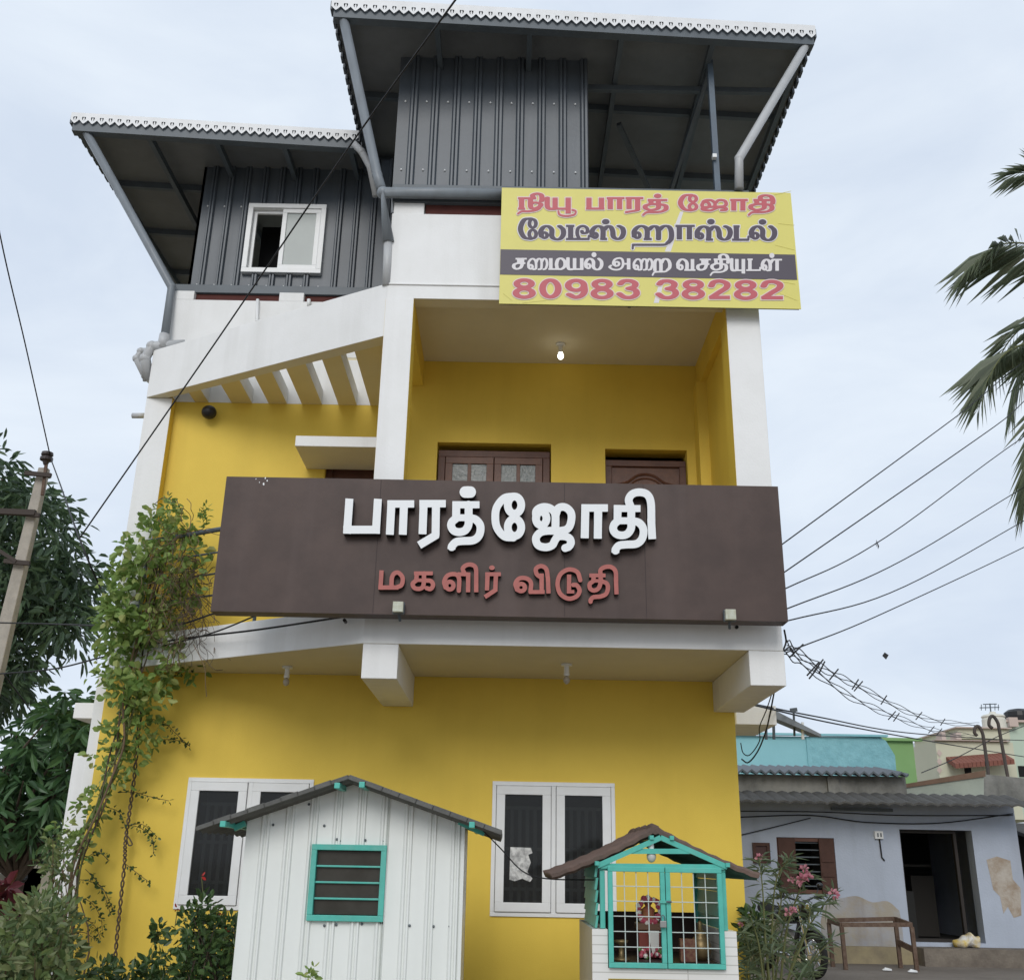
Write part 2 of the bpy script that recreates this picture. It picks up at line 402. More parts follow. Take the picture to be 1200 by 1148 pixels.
# left parapet (three pieces with sunk maroon gaps)
m = MB(); m.box(-3.68, CX, W - .003, W + .15, 6.48, 7.13, WHT)
for u, v in ((-3.68, -3.40), (-2.50, -2.24), (-1.45, CX)): m.box(u, v, W - .003, W + .15, 7.13, 7.235, WHT)
m.box(-3.40, -2.50, W + .06, W + .15, 7.13, 7.235, MAROON); m.box(-2.24, -1.45, W + .06, W + .15, 7.13, 7.235, MAROON)
m.build('left_parapet', bld, bevel=.004)

# ---- metal top floor
def corrugated(m, x0, x1, z0, z1, y, mt, pitch=.19, depth=.036, wob=0):
    """trapezoid-ribbed wall sheet facing -y"""
    prof = []; x = x0
    while x < x1 - 1e-6:
        for fx, d in ((0, 0), (.56, 0), (.64, 1), (.72, 1), (.76, .55), (.80, 1), (.90, 1), (.97, 0)):
            q = x + fx * pitch
            if q <= x1: prof.append((q, y - d * depth))
        x += pitch
    prof.append((x1, y))
    for (a, ya), (b, yb) in zip(prof, prof[1:]):
        if b - a < 1e-5: continue
        m.poly([(a, ya, z0), (b, yb, z0), (b, yb, z1), (a, ya, z1)], mt)
    m.poly([(x1, y + .03, z0), (x0, y + .03, z0), (x0, y + .03, z1), (x1, y + .03, z1)], mt)
CW = (-3.022, -2.146, 7.644, 8.535)      # window in the left sheeting
m = MB(); CY = W + .32
corrugated(m, -3.60, CW[0], 7.34, 9.20, CY, CLAD); corrugated(m, CW[0], CW[1], 7.34, CW[2], CY, CLAD)
corrugated(m, CW[0], CW[1], CW[3], 9.20, CY, CLAD); corrugated(m, CW[1], -1.05, 7.34, 9.20, CY, CLAD)
m.box(-3.60, -3.57, CY, 13.6, 7.34, 9.2, CLAD); 
m.build('wall_cladding', bld)
m = MB(); m.box(-3.68, CX, CY - .29, CY + .05, 7.237, 7.335, STEEL); m.build('base_channel', bld, bevel=.004)
m = MB(); corrugated(m, -1.225, .70, 7.50, 9.42, B + .42, CLAD, pitch=.215)
m.box(-1.225, -1.195, B + .45, 13, 7.50, 9.42, CLAD); m.box(.67, .70, B + .45, 11.2, 7.50, 9.4, CLAD); m.box(.665, 2.2, 12.9, 12.95, 6.6, 9.45, CLAD)  # last box: unseen rear wall, added to darken the open terrace
m.build('wall_cladding', bld)
m = MB(); m.box(-1.16, 2.16, B + .01, B + .17, 7.335, 7.53, STEEL); m.box(-.85, 2.1, B + .05, B + .12, 7.202, 7.335, MAROON)
m.box(-1.14, -.86, B + .02, B + .14, 7.202, 7.332, WHT); m.build('base_channel', bld, bevel=.004)
m = MB()                              # screw heads
for (y, xa, xb, p, zs_) in ((CY - .002, -3.5, -1.2, .19, (7.50, 8.52)), (B + .418, -1.15, .68, .215, (8.0, 8.83))):
    x = xa
    while x < xb:
        for z in zs_:
            if not (CW[0] - .03 < x < CW[1] + .03 and CW[2] < z < CW[3] and y > 9): m.ball((x, y - .004, z), .011, PVCW, n=6, k=4)
        x += p
m.build('sheet_screw', bld)['kind'] = 'stuff'

# sliding window in the sheeting
wf = MB()
def frame(m, x0, x1, z0, z1, y0, y1, wd, mt):
    m.box(x0, x1, y0, y1, z0, z0 + wd, mt); m.box(x0, x1, y0, y1, z1 - wd, z1, mt)
    m.box(x0, x0 + wd, y0, y1, z0 + wd, z1 - wd, mt); m.box(x1 - wd, x1, y0, y1, z0 + wd, z1 - wd, mt)
frame(wf, CW[0], CW[1], CW[2], CW[3], CY - .06, CY + .06, .055, PVCW); wo = wf.build('sliding_window', bld, bevel=.003)
m = MB(); frame(m, -2.632, -2.205, 7.703, 8.476, CY - .045, CY - .005, .05, PVCW); s1 = m.build('sash', wo, bevel=.003)
m = MB(); m.box(-2.582, -2.255, CY - .03, CY - .02, 7.753, 8.426, FROST); m.build('pane', wo)
m = MB(); frame(m, -2.964, -2.592, 7.703, 8.476, CY + .0, CY + .03, .035, PVCW); m.build('sash', wo)
m = MB(); m.box(-3.0, -2.1, CY + .5, CY + .52, 7.4, 8.6, DARK); m.build('dark_backing', bld)  # near-black panel in place of the unlit room behind the pane

# roofs: ribbed sheet on purlins, cut-work fascia along the eave
def roof(x0y, x1y, z, depth, rise, fz, nrib, name):
    (xa, ya), (xb, yb) = x0y, x1y
    m = MB(); n = int((xb - xa) / .21); K = 4
    top = []
    for i in range(n * K + 1):
        t = i / (n * K); x = xa + (xb - xa) * t; y = ya + (yb - ya) * t
        h = (.0, .0, .03, .03)[i % K]
        top.append((x, y, h))
    for (x, y, h), (x2, y2, h2) in zip(top, top[1:]):
        q = [(x, y, z + h), (x2, y2, z + h2), (x2, y2 + depth, z + h2 + rise), (x, y + depth, z + h + rise)]
        m.poly(q, ROOFU); m.poly([(x, y, z - .006), (x2, y2, z - .006), (x2, y2 + depth, z + rise - .006), (x, y + depth, z + rise - .006)][::-1], ROOFU)
    # sheet edges with their little teeth
    for (x, y) in ((xa, ya), (xb, yb)):
        k = int(depth / .16)
        for i in range(k):
            f = i / k; g = (i + .62) / k
            m.box(x - .012, x + .012, y + depth * f, y + depth * g, z + rise * f - .07, z + rise * f + .03, CLAD)
    ro = m.build('metal_roof', bld)
    p = MB()
    for i in range(5):
        f = (i + .05) / 4.4
        if f > .98: f = .98
        p.bar((xa + .05, ya + depth * f + .06, z + rise * f - .045), (xb - .05, yb + depth * f + .06, z + rise * f - .045), .05, .075, STEEL)
    p.build('purlin', ro)
    r = MB()
    for i in range(nrib):
        t = (i + .12) / (nrib - .76) ; x = xa + (xb - xa) * t; y = ya + (yb - ya) * t
        r.bar((x, y + .05, z - .12), (x, y + depth - .05, z + rise - .12), .05, .08, STEEL)
    r.build('rafter', ro)
    # fascia: gutter strip with scalloped, pierced lower edge
    g = MB(); Lh = math.hypot(xb - xa, yb - ya); n = int(Lh / .092)
    dx, dy = (xb - xa) / n, (yb - ya) / n
    for i in range(n):
        x, y = xa + dx * i, ya + dy * i
        zt = z + .055; zb = z - fz
        def P(f, zz, o=0): return (x + dx * f, y + dy * f - .02 + o, zz)
        for _ in (0,):
            g.poly([P(0, zb + .088), P(1, zb + .088), P(1, zt), P(0, zt)], FILI)
            # scallop ring with a round hole
            g.poly([P(0, zb + .088), P(0, zb + .050), P(.28, zb + .020), P(.34, zb + .050), P(.28, zb + .072), P(.30, zb + .088)], FILI)
            g.poly([P(.28, zb + .020), P(.5, zb), P(.72, zb + .020), P(.66, zb + .050), P(.5, zb + .034), P(.34, zb + .050)], FILI)
            g.poly([P(.72, zb + .020), P(1, zb + .050), P(1, zb + .088), P(.70, zb + .088), P(.72, zb + .072), P(.66, zb + .050)], FILI)
            g.poly([P(.44, zb + .034), P(.56, zb + .034), P(.60, zb + .064), P(.5, zb + .088), P(.40, zb + .064)], FILI)
    g.bar((xa + .02, ya + .05, z - .06), (xb - .02, yb + .05, z - .06), .09, .20, STEEL)
    g.build('cutwork_fascia', ro)
    return ro
e2l, e2r = atz(389, 4, 9.38), atz(955, 37, 9.38)
e1l, e1r = atz(84, 138, 9.02), atz(414, 159, 9.02)
dxy = (e1r - e1l) / (e1r.x - e1l.x)
e1R = e1l + dxy * (e1r.x - e1l.x + .06)
r2 = roof((e2l.x, e2l.y), (e2r.x, e2r.y), 9.38, 5.0, .16, .10, 6, 'upper')
r1 = roof((e1l.x, e1l.y), (e1R.x, e1R.y), 9.02, 4.6, .24, .085, 5, 'lower')

# steel post and roof truss of the open terrace
m = MB(); m.box(1.90, 1.955, B + .25, B + .305, 7.3, 9.28, STEELB); m.build('terrace_post', bld)
m = MB(); m.bar((.68, B + .6, 9.20), (2.75, B + .6, 9.20), .05, .06, STEEL); m.bar((1.93, B + .28, 9.2), (1.3, B + 3.5, 7.6), .04, .05, STEEL)
m.bar((1.1, B + 1.2, 9.25), (2.3, B + 3.5, 8.6), .05, .05, STEEL); m.bar((1.93, B + .28, 9.25), (1.93, B + 4.5, 9.30), .05, .07, STEEL)
m.build('roof_truss', bld)
m = MB(); m.box(1.885, 1.925, B + .2, B + .247, 8.05, 8.09, PVCW); m.build('junction_box', bld)
# drain pipes
def pipe(pts, r, mt, name='drain_pipe'):
    m = MB(); m.tube(pts, r, mt, 10)
    for p in pts[1:-1]: m.ball(p, r * 1.08, mt, n=10, k=6)
    return m.build(name, bld, smooth=True)
pipe([e2r + Vector((-.07, .05, -.10)), at(866, 186, B - .02) , at(866, 222, B - .02)], .042, PIPEL)
pipe([e2l + Vector((.11, .06, -.12)), at(442, 205, B + .05), at(447, 222, B - .02)], .048, PIPEG)
pipe([at(592, 228, B - .05), at(449, 226, B - .05), at(455, 284, B + .0)], .056, PIPEG)
pipe([at(455, 280, B + .0), at(453, 335, B + .02)], .04, PIPEL)
pipe([at(414, 168, 9.2), at(424, 178, 9.2), at(434, 196, 9.25), at(441, 230, 9.3)], .04, PIPEL)
pipe([e1l + Vector((.13, .06, -.10)), at(201, 336, W - .05), at(193, 395, W - .1)], .045, PIPEG)
pipe([at(193, 392, W - .1), at(190, 408, W - .1)], .052, PIPEL)
pipe([at(217, 404, W - .02), at(178, 406, W - .12), at(170, 420, W - .12), at(174, 446, W - .05)], .055, PIPEL)
pipe([at(190, 412, W + .1), at(165, 412, W), at(160, 420, W), at(170, 440, W + .05), at(182, 450, W + .1)], .04, PIPEL)
pipe([at(155, 487, W + .2), at(172, 487, W + .2)], .028, PIPEL)
pipe([at(302, 351, W - .03), at(301, 376, W - .03), at(316, 375, W - .03)], .017, PVCW, 'vent_pipe')
pipe([at(362, 351, W - .03), at(362, 359, W - .03)], .02, PVCW, 'vent_pipe')

# ground-floor windows
def casement(h, panes):
    x0, x1, z0, z1 = h; m = MB(); frame(m, x0, x1, z0, z1, W - .015, W + .07, .035, PVCW); xm = (x0 + x1) / 2
    m.box(xm - .02, xm + .02, W - .01, W + .06, z0 + .035, z1 - .035, PVCW)
    f = m.build('casement_window', bld, bevel=.003)
    for a, b in ((x0 + .035, xm - .02), (xm + .02, x1 - .035)):
        s = MB(); frame(s, a + .004, b - .004, z0 + .038, z1 - .038, W - .03, W + .02, .075, PVCW); so_ = s.build('sash', f, bevel=.004)
        g = MB(); g.box(a + .07, b - .07, W - .008, W + .0, z0 + .1, z1 - .1, GLASS); g.build('pane', f)
    g = MB()
    n = 4
    for a, b in ((x0 + .06, xm - .04), (xm + .04, x1 - .06)):
        for i in range(n): x = a + .12 + (b - a - .24) * i / (n - 1); g.box(x - .016, x + .016, W + .075, W + .095, z0 + .08, z1 - .22, GRILL)
        for z in (z0 + .22, z0 + .55, z1 - .22): g.box(a + .06, b - .06, W + .06, W + .073, z - .014, z + .014, GRILL)
    g.build('window_grille', f)
    return f
cw1 = casement(win_g[0], 2); cw2 = casement(win_g[1], 2)
m = MB()                               # torn paper stuck on the glass
pp = [(598, 992), (622, 993), (624, 999), (619, 1001), (622, 1010), (618, 1021), (624, 1029), (621, 1033), (612, 1029), (603, 1032), (597, 1030)]
c0 = at(598, 992, W - .011)
m.poly([tuple(at(x, y, W - .0105)) for x, y in pp][::-1], mat('torn_print', (.72, .72, .70), .7, (.16, .16, .16), 22., .75)); m.build('paper_scrap', cw2)

# first-floor wooden window and doors
x0, x1, z0, z1 = win_w; m = MB(); frame(m, x0 + .01, x1 - .01, z0, z1 - .06, W + .06, W + .16, .07, WOOD); ww = m.build('wooden_window', bld, bevel=.004)
xm = (x0 + x1) / 2
for a, b in ((x0 + .085, xm - .004), (xm + .004, x1 - .085)):
    m = MB(); frame(m, a, b, z0 + .07, z1 - .135, W + .05, W + .09, .07, WOODL); m.box((a + b) / 2 - .018, (a + b) / 2 + .018, W + .055, W + .085, z0 + .14, z1 - .205, WOODL)
    sh = m.build('shutter', ww, bevel=.003)
    m = MB(); m.box(a + .06, b - .06, W + .068, W + .074, z0 + .13, z1 - .195, mat('rippled_glass', (.21, .23, .225), .2, (.16, .18, .175), 12, .5, .3, 30)); m.build('pane', sh)
x0, x1, z0, z1 = door_w; m = MB(); frame(m, x0 + .005, x1 - .005, z0 - .1, z1 - .09, W + .07, W + .17, .065, WOOD); dr = m.build('wooden_door', bld, bevel=.004)
m = MB(); m.box(x0 + .07, x1 - .07, W + .10, W + .13, z0 - .04, z1 - .155, WOODL); m.build('door_leaf', dr)
m = MB(); arc = crom([(x0 + .13, 5.17), (x0 + .23, 5.20), (x0 + .32, 5.265), (x0 + .41, 5.285), (x0 + .50, 5.265), (x0 + .59, 5.20), (x0 + .69, 5.17)], 6)
for dz, r_ in ((0, .014), (-.045, .010)): m.tube([(p[0], W + .098, p[1] + dz) for p in arc], r_, WOOD, 6)
m.build('carved_moulding', dr)
x0, x1, z0, z1 = door_s; m = MB(); frame(m, x0, x1, z0, z1, W + .06, W + .14, .06, WOOD); d2 = m.build('wooden_door', bld)
m = MB(); m.box(x0 + .05, x1 - .05, W + .09, W + .12, z0 + .05, z1 - .05, WOOD); m.build('door_leaf', d2)

# lamps: lit bulb on the balcony ceiling, unlit lamp holders below, black globe
LIT = mat('lit_bulb', (1, 1, 1), .4, emit=((1, .95, .82), 6))
def bulb(p, name, lit):
    m = MB(); m.lathe(p, [(.048, 0), (.048, -.015), (.022, -.02), (.022, -.075), (.026, -.08), (.024, -.10)], PVCW, 14); o = m.build(name, bld, smooth=False)
    m = MB(); m.ball(p + Vector((0, 0, -.135)), .029, lit, rz=.035); m.build('bulb', o, smooth=True)
p = atz(657, 403, 6.455); bulb(p, 'ceiling_lamp', LIT)
GB = mat('clear_bulb', (.45, .40, .33), .15, spec=.6)
for px, py in ((337, 781), (664, 778)): bulb(atz(px, py, 3.203), 'lamp_holder', GB)
p = at(245, 483, W - .1); m = MB(); m.ball(p, .075, BLACK, rz=.07); m.tube([p + Vector((0, .0, .02)), p + Vector((.0, .1, .03))], .03, BLACK); m.build('globe_lamp', bld, smooth=True)

# railing along the slanted balcony edge
m = MB(); RX = (-3.5, -1.2)
for z, r_ in ((4.42, .024), (4.20, .010), (4.00, .010), (3.80, .010)):
    m.tube([(x, slant_y(x) + .12, z) for x in RX], r_, STEEL, 8)
for x in (-3.45, -2.2, -1.3): m.tube([(x, slant_y(x) + .12, 3.45), (x, slant_y(x) + .12, 4.42)], .016, STEEL, 8)
m.build('balcony_railing', bld)
# small weep pipes in the slab edge and hanging service wires at the right corner
for px, py in ((404, 727), (863, 735)):
    q = at(px, py, B - .0); m = MB(); m.tube([q + Vector((0, -.02, 0)), q + Vector((0, .05, 0))], .014, BLACK, 8); m.build('weep_hole', bld)
def cable(pts, r=.008, mt=WIRE, n=6):
    m = MB(); m.tube([Vector(p) for p in crom([tuple(p) for p in pts], n)], r, mt, 5); return m
m = cable([at(907, 812, 8.6), at(902, 838, 8.8), at(897, 858, 9.1), at(888, 880, 9.4), at(877, 893, 9.5), at(869, 889, 9.54)], .007)
m2 = cable([at(905, 811, 8.6), at(898, 832, 8.9), at(890, 852, 9.2), at(890, 868, 9.4), at(879, 884, 9.5), at(871, 882, 9.54), at(868, 870, 9.54)], .005); 
o = m.build('service_cable', bld); o2 = m2.build('service_cable', bld)

# rear wing on the right: white slab, posts and a lean-to sheet roof
m = MB(); ry = 13.0; q0, q1 = at(862, 826, ry), at(909, 829, ry); zt = q0.z; zb = at(862, 848, ry).z
m.hexa([(q0.x, ry, zb), (q1.x, ry, zb), (q1.x, ry + 1.2, zb), (2.08, ry + 1.2, zb)], [(q0.x, ry, zt), (q1.x, ry, zt), (q1.x, ry + 1.2, zt), (2.08, ry + 1.2, zt)], WHT)
m.build('rear_slab', bld)

# ------------------------------------------------------------------ lettering: strokes -> distance field -> outline -> solid letter
def sdf(strokes, X, Y, g=0.):
    """strokes: (kind, points, rx, ry); kind c = smooth round, l = straight round, b = straight with square ends, o = closed ring, d = ellipse dot, p = filled polygon ring"""
    D = np.full(X.shape, 1e9)
    for kind, pts, rx, ry in strokes:
        rx += g; ry += g; k = rx / ry
        if kind == 'd':
            (cx, cy), = pts; q = np.hypot((X - cx) / rx, (Y - cy) / ry); D = np.minimum(D, (q - 1) * min(rx, ry)); continue
        if kind == 'c': pts = crom(pts, 6)
        if kind == 'o':
            cx, cy, ax, ay = pts; pts = [(cx + ax * math.cos(t), cy + ay * math.sin(t)) for t in np.linspace(0, 2 * math.pi, 29)]
        P = [np.array((p[0], p[1] * k), float) for p in pts]
        YY = Y * k; d = np.full(X.shape, 1e9); n = len(P)
        for i, (a, b) in enumerate(zip(P, P[1:])):
            v = b - a; L2 = v @ v
            if L2 < 1e-9: continue
            if kind == 'b':
                ln = math.sqrt(L2); u = v / ln; e0 = rx if i > 0 else g; e1 = rx if i < n - 2 else g
                s_ = (X - a[0]) * u[0] + (YY - a[1]) * u[1]; q = np.abs((X - a[0]) * -u[1] + (YY - a[1]) * u[0]) - rx
                e = np.maximum(-e0 - s_, s_ - ln - e1)
                d = np.minimum(d, np.maximum(q, e))
            else:
                t = np.clip(((X - a[0]) * v[0] + (YY - a[1]) * v[1]) / L2, 0, 1)
                d = np.minimum(d, np.hypot(X - a[0] - t * v[0], YY - a[1] - t * v[1]) - rx)
        D = np.minimum(D, d / (k if k > 1 else 1))
    return D

def contours(D, xs, ys):
    """closed zero-level outlines of D (inside negative)"""
    S_ = D < 0
    mix = S_[:-1, :-1].astype(int) + S_[1:, :-1] + S_[:-1, 1:] + S_[1:, 1:]
    nxt = {}
    def cut(j, i, j2, i2):
        a, b = D[j, i], D[j2, i2]; t = a / (a - b)
        return (xs[i] + (xs[i2] - xs[i]) * t, ys[j] + (ys[j2] - ys[j]) * t)
    pos = {}
    for j, i in zip(*np.nonzero((mix > 0) & (mix < 4))):
        c = [(j, i), (j, i + 1), (j + 1, i + 1), (j + 1, i)]
        ins = [S_[p] for p in c]
        ent = []
        for k in range(4):
            p, q = c[k], c[(k + 1) % 4]
            if ins[k] != ins[(k + 1) % 4]:
                key = (min(p, q), max(p, q)); pos[key] = cut(*key[0], *key[1]); ent.append((key, ins[k]))
        outs = [e[0] for e in ent if e[1]]; inns = [e[0] for e in ent if not e[1]]
        if len(outs) == 1: nxt[outs[0]] = inns[0]
        else:
            ks = [e[0] for e in ent]; t = [e[1] for e in ent]
            for a in range(4):
                if t[a]: nxt[ks[a]] = ks[(a + 1) % 4]
    loops = []
    while nxt:
        st, cur = nxt.popitem(); lp = [pos[st]]
        while cur != st:
            lp.append(pos[cur]); cur = nxt.pop(cur, st)
        loops.append(lp)
    return loops

def letter_mesh(name, strokes, Y, thick, m_front, m_side, parent, res=1.0, grow=0., yoff=0.):
    """strokes in photograph pixels on the plane y=Y; solid of the given thickness standing proud towards -y"""
    allp = []
    for kd, pts, rx, ry in strokes:
        if kd == 'o': pts = [(pts[0] - pts[2], pts[1] - pts[3]), (pts[0] + pts[2], pts[1] + pts[3])]
        for p in pts: allp.append((p[0], p[1], max(rx, ry)))
    A = np.array(allp); pad = A[:, 2].max() + 2 * grow + 4 * res
    xs = np.arange(A[:, 0].min() - pad, A[:, 0].max() + pad, res); ys = np.arange(A[:, 1].min() - pad, A[:, 1].max() + pad, res)
    X, Yg = np.meshgrid(xs, ys); D = sdf(strokes, X, Yg, grow)
    c0 = at(float(xs[0]), float(ys[0]), Y)
    cu = bpy.data.curves.new('tmp', 'CURVE'); cu.dimensions = '2D'; cu.fill_mode = 'BOTH'; cu.extrude = thick / 2 * 100      # filled at 100 times size: the filler drops tiny gaps
    for lp in contours(D, xs, ys):
        if len(lp) < 4: continue
        q = np.array(lp); keep = [lp[0]]; last = 0      # drop points closer than a hair to the chord
        for i in range(2, len(q)):
            v = q[i] - q[last]; n_v = np.hypot(*v) + 1e-9; r_ = q[last + 1:i] - q[last]
            if np.abs(v[0] * r_[:, 1] - v[1] * r_[:, 0]).max() / n_v > .035 or i - last > 40: keep.append(lp[i - 1]); last = i - 1
        keep.append(lp[-1])
        if len(keep) < 3: continue
        sp = cu.splines.new('POLY'); sp.points.add(len(keep) - 1); sp.use_cyclic_u = True
        for pt, (x, y) in zip(sp.points, keep):
            q = at(x, y, Y); pt.co = ((q.x - c0.x) * 100, (q.z - c0.z) * 100, 0, 1)
    ob = bpy.data.objects.new('tmp', cu); COL.objects.link(ob); bpy.context.view_layer.update()
    dg = bpy.context.evaluated_depsgraph_get(); me = bpy.data.meshes.new_from_object(ob.evaluated_get(dg))
    bpy.data.objects.remove(ob); bpy.data.curves.remove(cu)
    off = world_loc(parent); n = len(me.vertices); co = np.zeros(n * 3); me.vertices.foreach_get('co', co); co = co.reshape(-1, 3) / 100 + np.array([c0.x, c0.z, 0])
    new = np.stack([co[:, 0], Y - yoff - thick / 2 - co[:, 2], co[:, 1]], 1) - np.array(off)
    me.vertices.foreach_set('co', new.ravel()); me.materials.clear(); me.materials.append(m_front); me.materials.append(m_side); me.update()
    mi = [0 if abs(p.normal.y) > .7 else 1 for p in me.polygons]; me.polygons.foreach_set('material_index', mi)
    me.name = name; o = bpy.data.objects.new(name, me); COL.objects.link(o); o.parent = parent
    return o

# ------------------------------------------------------------------ brown signboard
SY = 7.70
sb = thing('signboard', 'long brown signboard with raised white and red Tamil letters across the balcony front', 'signboard', (-.08, SY, 3.37))
m = MB(); m.box(-2.292, 2.133, SY, SY + .16, 3.372, 4.474, SIGNB)
for x in (-1.05, .42, 1.05): m.box(x - .0025, x + .0025, SY - .0015, SY - .0005, 3.38, 4.466, mat('panel_joint', (.05, .036, .035), .7))
for x in (-1.02, .5, 2.0):
    k = MB(); k.box(x - .025, x + .025, SY + .162, B - .008, 3.9, 3.95, STEEL); k.build('bracket', sb)
# joints and a few paint chips belong to the panel's surface
for px, py in ((300, 561), (304, 565), (311, 560), (313, 563), (309, 567)):
    q = at(px, py, SY - .0015); r_ = random.uniform(.003, .008)
    m.poly([(q.x + r_ * math.cos(t) * random.uniform(.4, 1.3), q.y, q.z + r_ * 1.6 * math.sin(t) * random.uniform(.5, 1.2)) for t in np.linspace(0, 6.28, 8)[:-1]], PVCW)
m.build('panel', sb)
for px, py in ((467, 713), (855, 722)):   # small floodlights at the lower edge
    q = at(px, py, SY - .05); m = MB(); m.box(q.x - .04, q.x + .04, SY - .10, SY - .06, q.z - .035, q.z + .045, mat('old_lamp_glass', (.50, .52, .44), .3, (.34, .32, .2), 30, .6))
    m.box(q.x - .045, q.x + .045, SY - .058, SY - .02, q.z - .04, q.z + .05, STEEL); m.bar((q.x, SY - .03, q.z - .03), (q.x + .01, SY + .02, q.z - .08), .02, .02, STEEL); m.build('floodlight', sb, bevel=.004)

def sc(ox, oy, s, strokes, r):
    res = []
    for st in strokes:
        kd, pts = st[0], st[1]; rx = (st[2] if len(st) > 2 else r) / s; ry = (st[3] if len(st) > 3 else (st[2] if len(st) > 2 else r)) / s
        if kd == 'o': res.append((kd, (ox + pts[0] / s, oy + pts[1] / s, pts[2] / s, pts[3] / s), rx, ry))
        else: res.append((kd, [(ox + x / s, oy + y / s) for x, y in pts], rx, ry))
    return res
big = [
 (395, 565, 6.316, 29, [('b', [(102, 145), (86, 373), (297, 373), (311, 147)])]),
 (395, 565, 6.316, 29, [('b', [(380, 184), (577, 184)], 27), ('b', [(411, 158), (398, 410)]), ('b', [(502, 184), (493, 410)])]),
 (395, 565, 6.316, 29, [('b', [(615, 182), (809, 182)], 27), ('b', [(647, 156), (638, 406)]), ('b', [(737, 182), (734, 395)]), ('l', [(734, 400), (733, 415)]), ('b', [(745, 408), (613, 487)])]),
 (395, 565, 6.316, 29, [('d', [(970, 97)], 60, 43), ('d', [(950, 97)], 40, 42), ('d', [(990, 97)], 40, 42), ('b', [(858, 190), (1056, 190)], 26), ('b', [(886, 165), (884, 300)]), ('c', [(884, 290), (855, 315), (848, 347), (868, 380), (908, 391), (950, 378), (974, 340), (976, 290), (976, 240), (976, 190)]),
   ('b', [(884, 285), (985, 285)], 25), ('c', [(985, 287), (1030, 300), (1062, 345), (1055, 410), (1012, 450), (930, 456), (885, 463), (856, 490), (852, 500)]), ('b', [(852, 495), (850, 517)])]),
 (575, 565, 6, 27, [('o', (167, 183, 47, 60)), ('o', (167, 338, 47, 60)), ('c', [(158, 123), (95, 135), (45, 195), (33, 265), (45, 340), (95, 400), (158, 409)])]),
 (575, 565, 6, 27, [('o', (353, 276, 37, 47)), ('c', [(318, 270), (320, 222), (362, 197), (415, 205), (450, 245), (452, 330)]), ('c', [(452, 260), (472, 205), (520, 198), (560, 235), (562, 295), (540, 345), (490, 362), (400, 362), (345, 375), (316, 415), (332, 462), (385, 477), (430, 462), (448, 430), (470, 403), (515, 400), (550, 415), (560, 445), (545, 472), (520, 482)]), ('b', [(428, 312), (480, 312)], 18)]),
 (575, 565, 6, 28, [('b', [(633, 203), (818, 203)], 26), ('b', [(661, 177), (656, 414)]), ('b', [(750, 203), (747, 417)])]),
 (575, 565, 6, 27, [('b', [(858, 207), (1045, 207)], 24), ('b', [(886, 182), (884, 310)]), ('c', [(884, 295), (860, 320), (855, 355), (878, 385), (918, 394), (955, 382), (979, 345), (980, 295), (979, 205), (962, 150), (985, 108), (1035, 93), (1090, 108), (1117, 165), (1121, 300)]), ('b', [(1119, 280), (1127, 420)]), ('b', [(884, 292), (990, 292)], 24),
   ('c', [(985, 293), (1035, 306), (1065, 350), (1058, 412), (1018, 452), (940, 458), (895, 465), (872, 490), (871, 500)]), ('b', [(871, 492), (869, 516)])]),
]
for ox, oy, s, r_, st in big: letter_mesh('raised_letter', sc(ox, oy, s, st, r_), SY, .075, LETW, LETSIDE, sb, res=.45, yoff=.004)
red = [
 [('b', [(52, 60), (47, 140), (130, 140)]), ('c', [(120, 140), (145, 128), (150, 95), (132, 72), (112, 74), (100, 95), (98, 138)])],
 [('b', [(203, 74), (291, 74)], 9), ('b', [(217, 66), (213, 112)]), ('c', [(215, 106), (197, 122), (205, 142), (230, 146), (247, 130), (250, 74)]), ('b', [(213, 106), (270, 106)], 8), ('c', [(250, 107), (282, 110), (292, 130), (280, 147), (262, 143)])],
 [('o', (370, 131, 17, 18)), ('c', [(350, 140), (344, 112), (360, 84), (395, 78), (413, 98), (412, 155)]), ('b', [(406, 78), (455, 78)], 9), ('b', [(456, 70), (455, 162)]), ('c', [(440, 78), (430, 52), (447, 36), (472, 34), (491, 50), (493, 100)]), ('b', [(493, 90), (493, 162)])],
 [('d', [(566, 48)], 13, 11), ('b', [(535, 78), (608, 78)], 9), ('b', [(546, 70), (543, 154)]), ('b', [(585, 78), (582, 152)]), ('b', [(588, 148), (533, 185)])],
 [('o', (702, 140, 18, 17)), ('c', [(683, 150), (676, 122), (694, 98), (728, 98), (748, 118), (746, 160)]), ('b', [(738, 161), (812, 161)], 9), ('b', [(798, 75), (798, 161)]), ('c', [(798, 95), (775, 78), (772, 52), (796, 40), (820, 55), (827, 100)]), ('b', [(827, 90), (830, 168)])],
 [('c', [(978, 106), (964, 68), (924, 56), (886, 78), (872, 122), (884, 168), (922, 192), (960, 182), (975, 155), (962, 130), (945, 128)]), ('b', [(926, 80), (925, 168)]), ('b', [(925, 160), (950, 160)], 8)],
 [('b', [(1020, 84), (1096, 84)], 9), ('b', [(1041, 76), (1039, 114)]), ('c', [(1039, 110), (1022, 124), (1024, 145), (1042, 154), (1062, 145), (1072, 120), (1073, 84), (1072, 60), (1090, 46), (1120, 44), (1142, 64), (1145, 110)]), ('b', [(1144, 100), (1147, 172)]), ('b', [(1039, 109), (1085, 109)], 8), ('c', [(1072, 110), (1100, 120), (1107, 142), (1098, 170), (1072, 182), (1040, 185), (1027, 197), (1026, 206)])],
]
for st in red: letter_mesh('raised_letter', sc(435, 655, 4, st, 10), SY, .045, LETR, LETSIDE, sb, res=.4, yoff=.004)

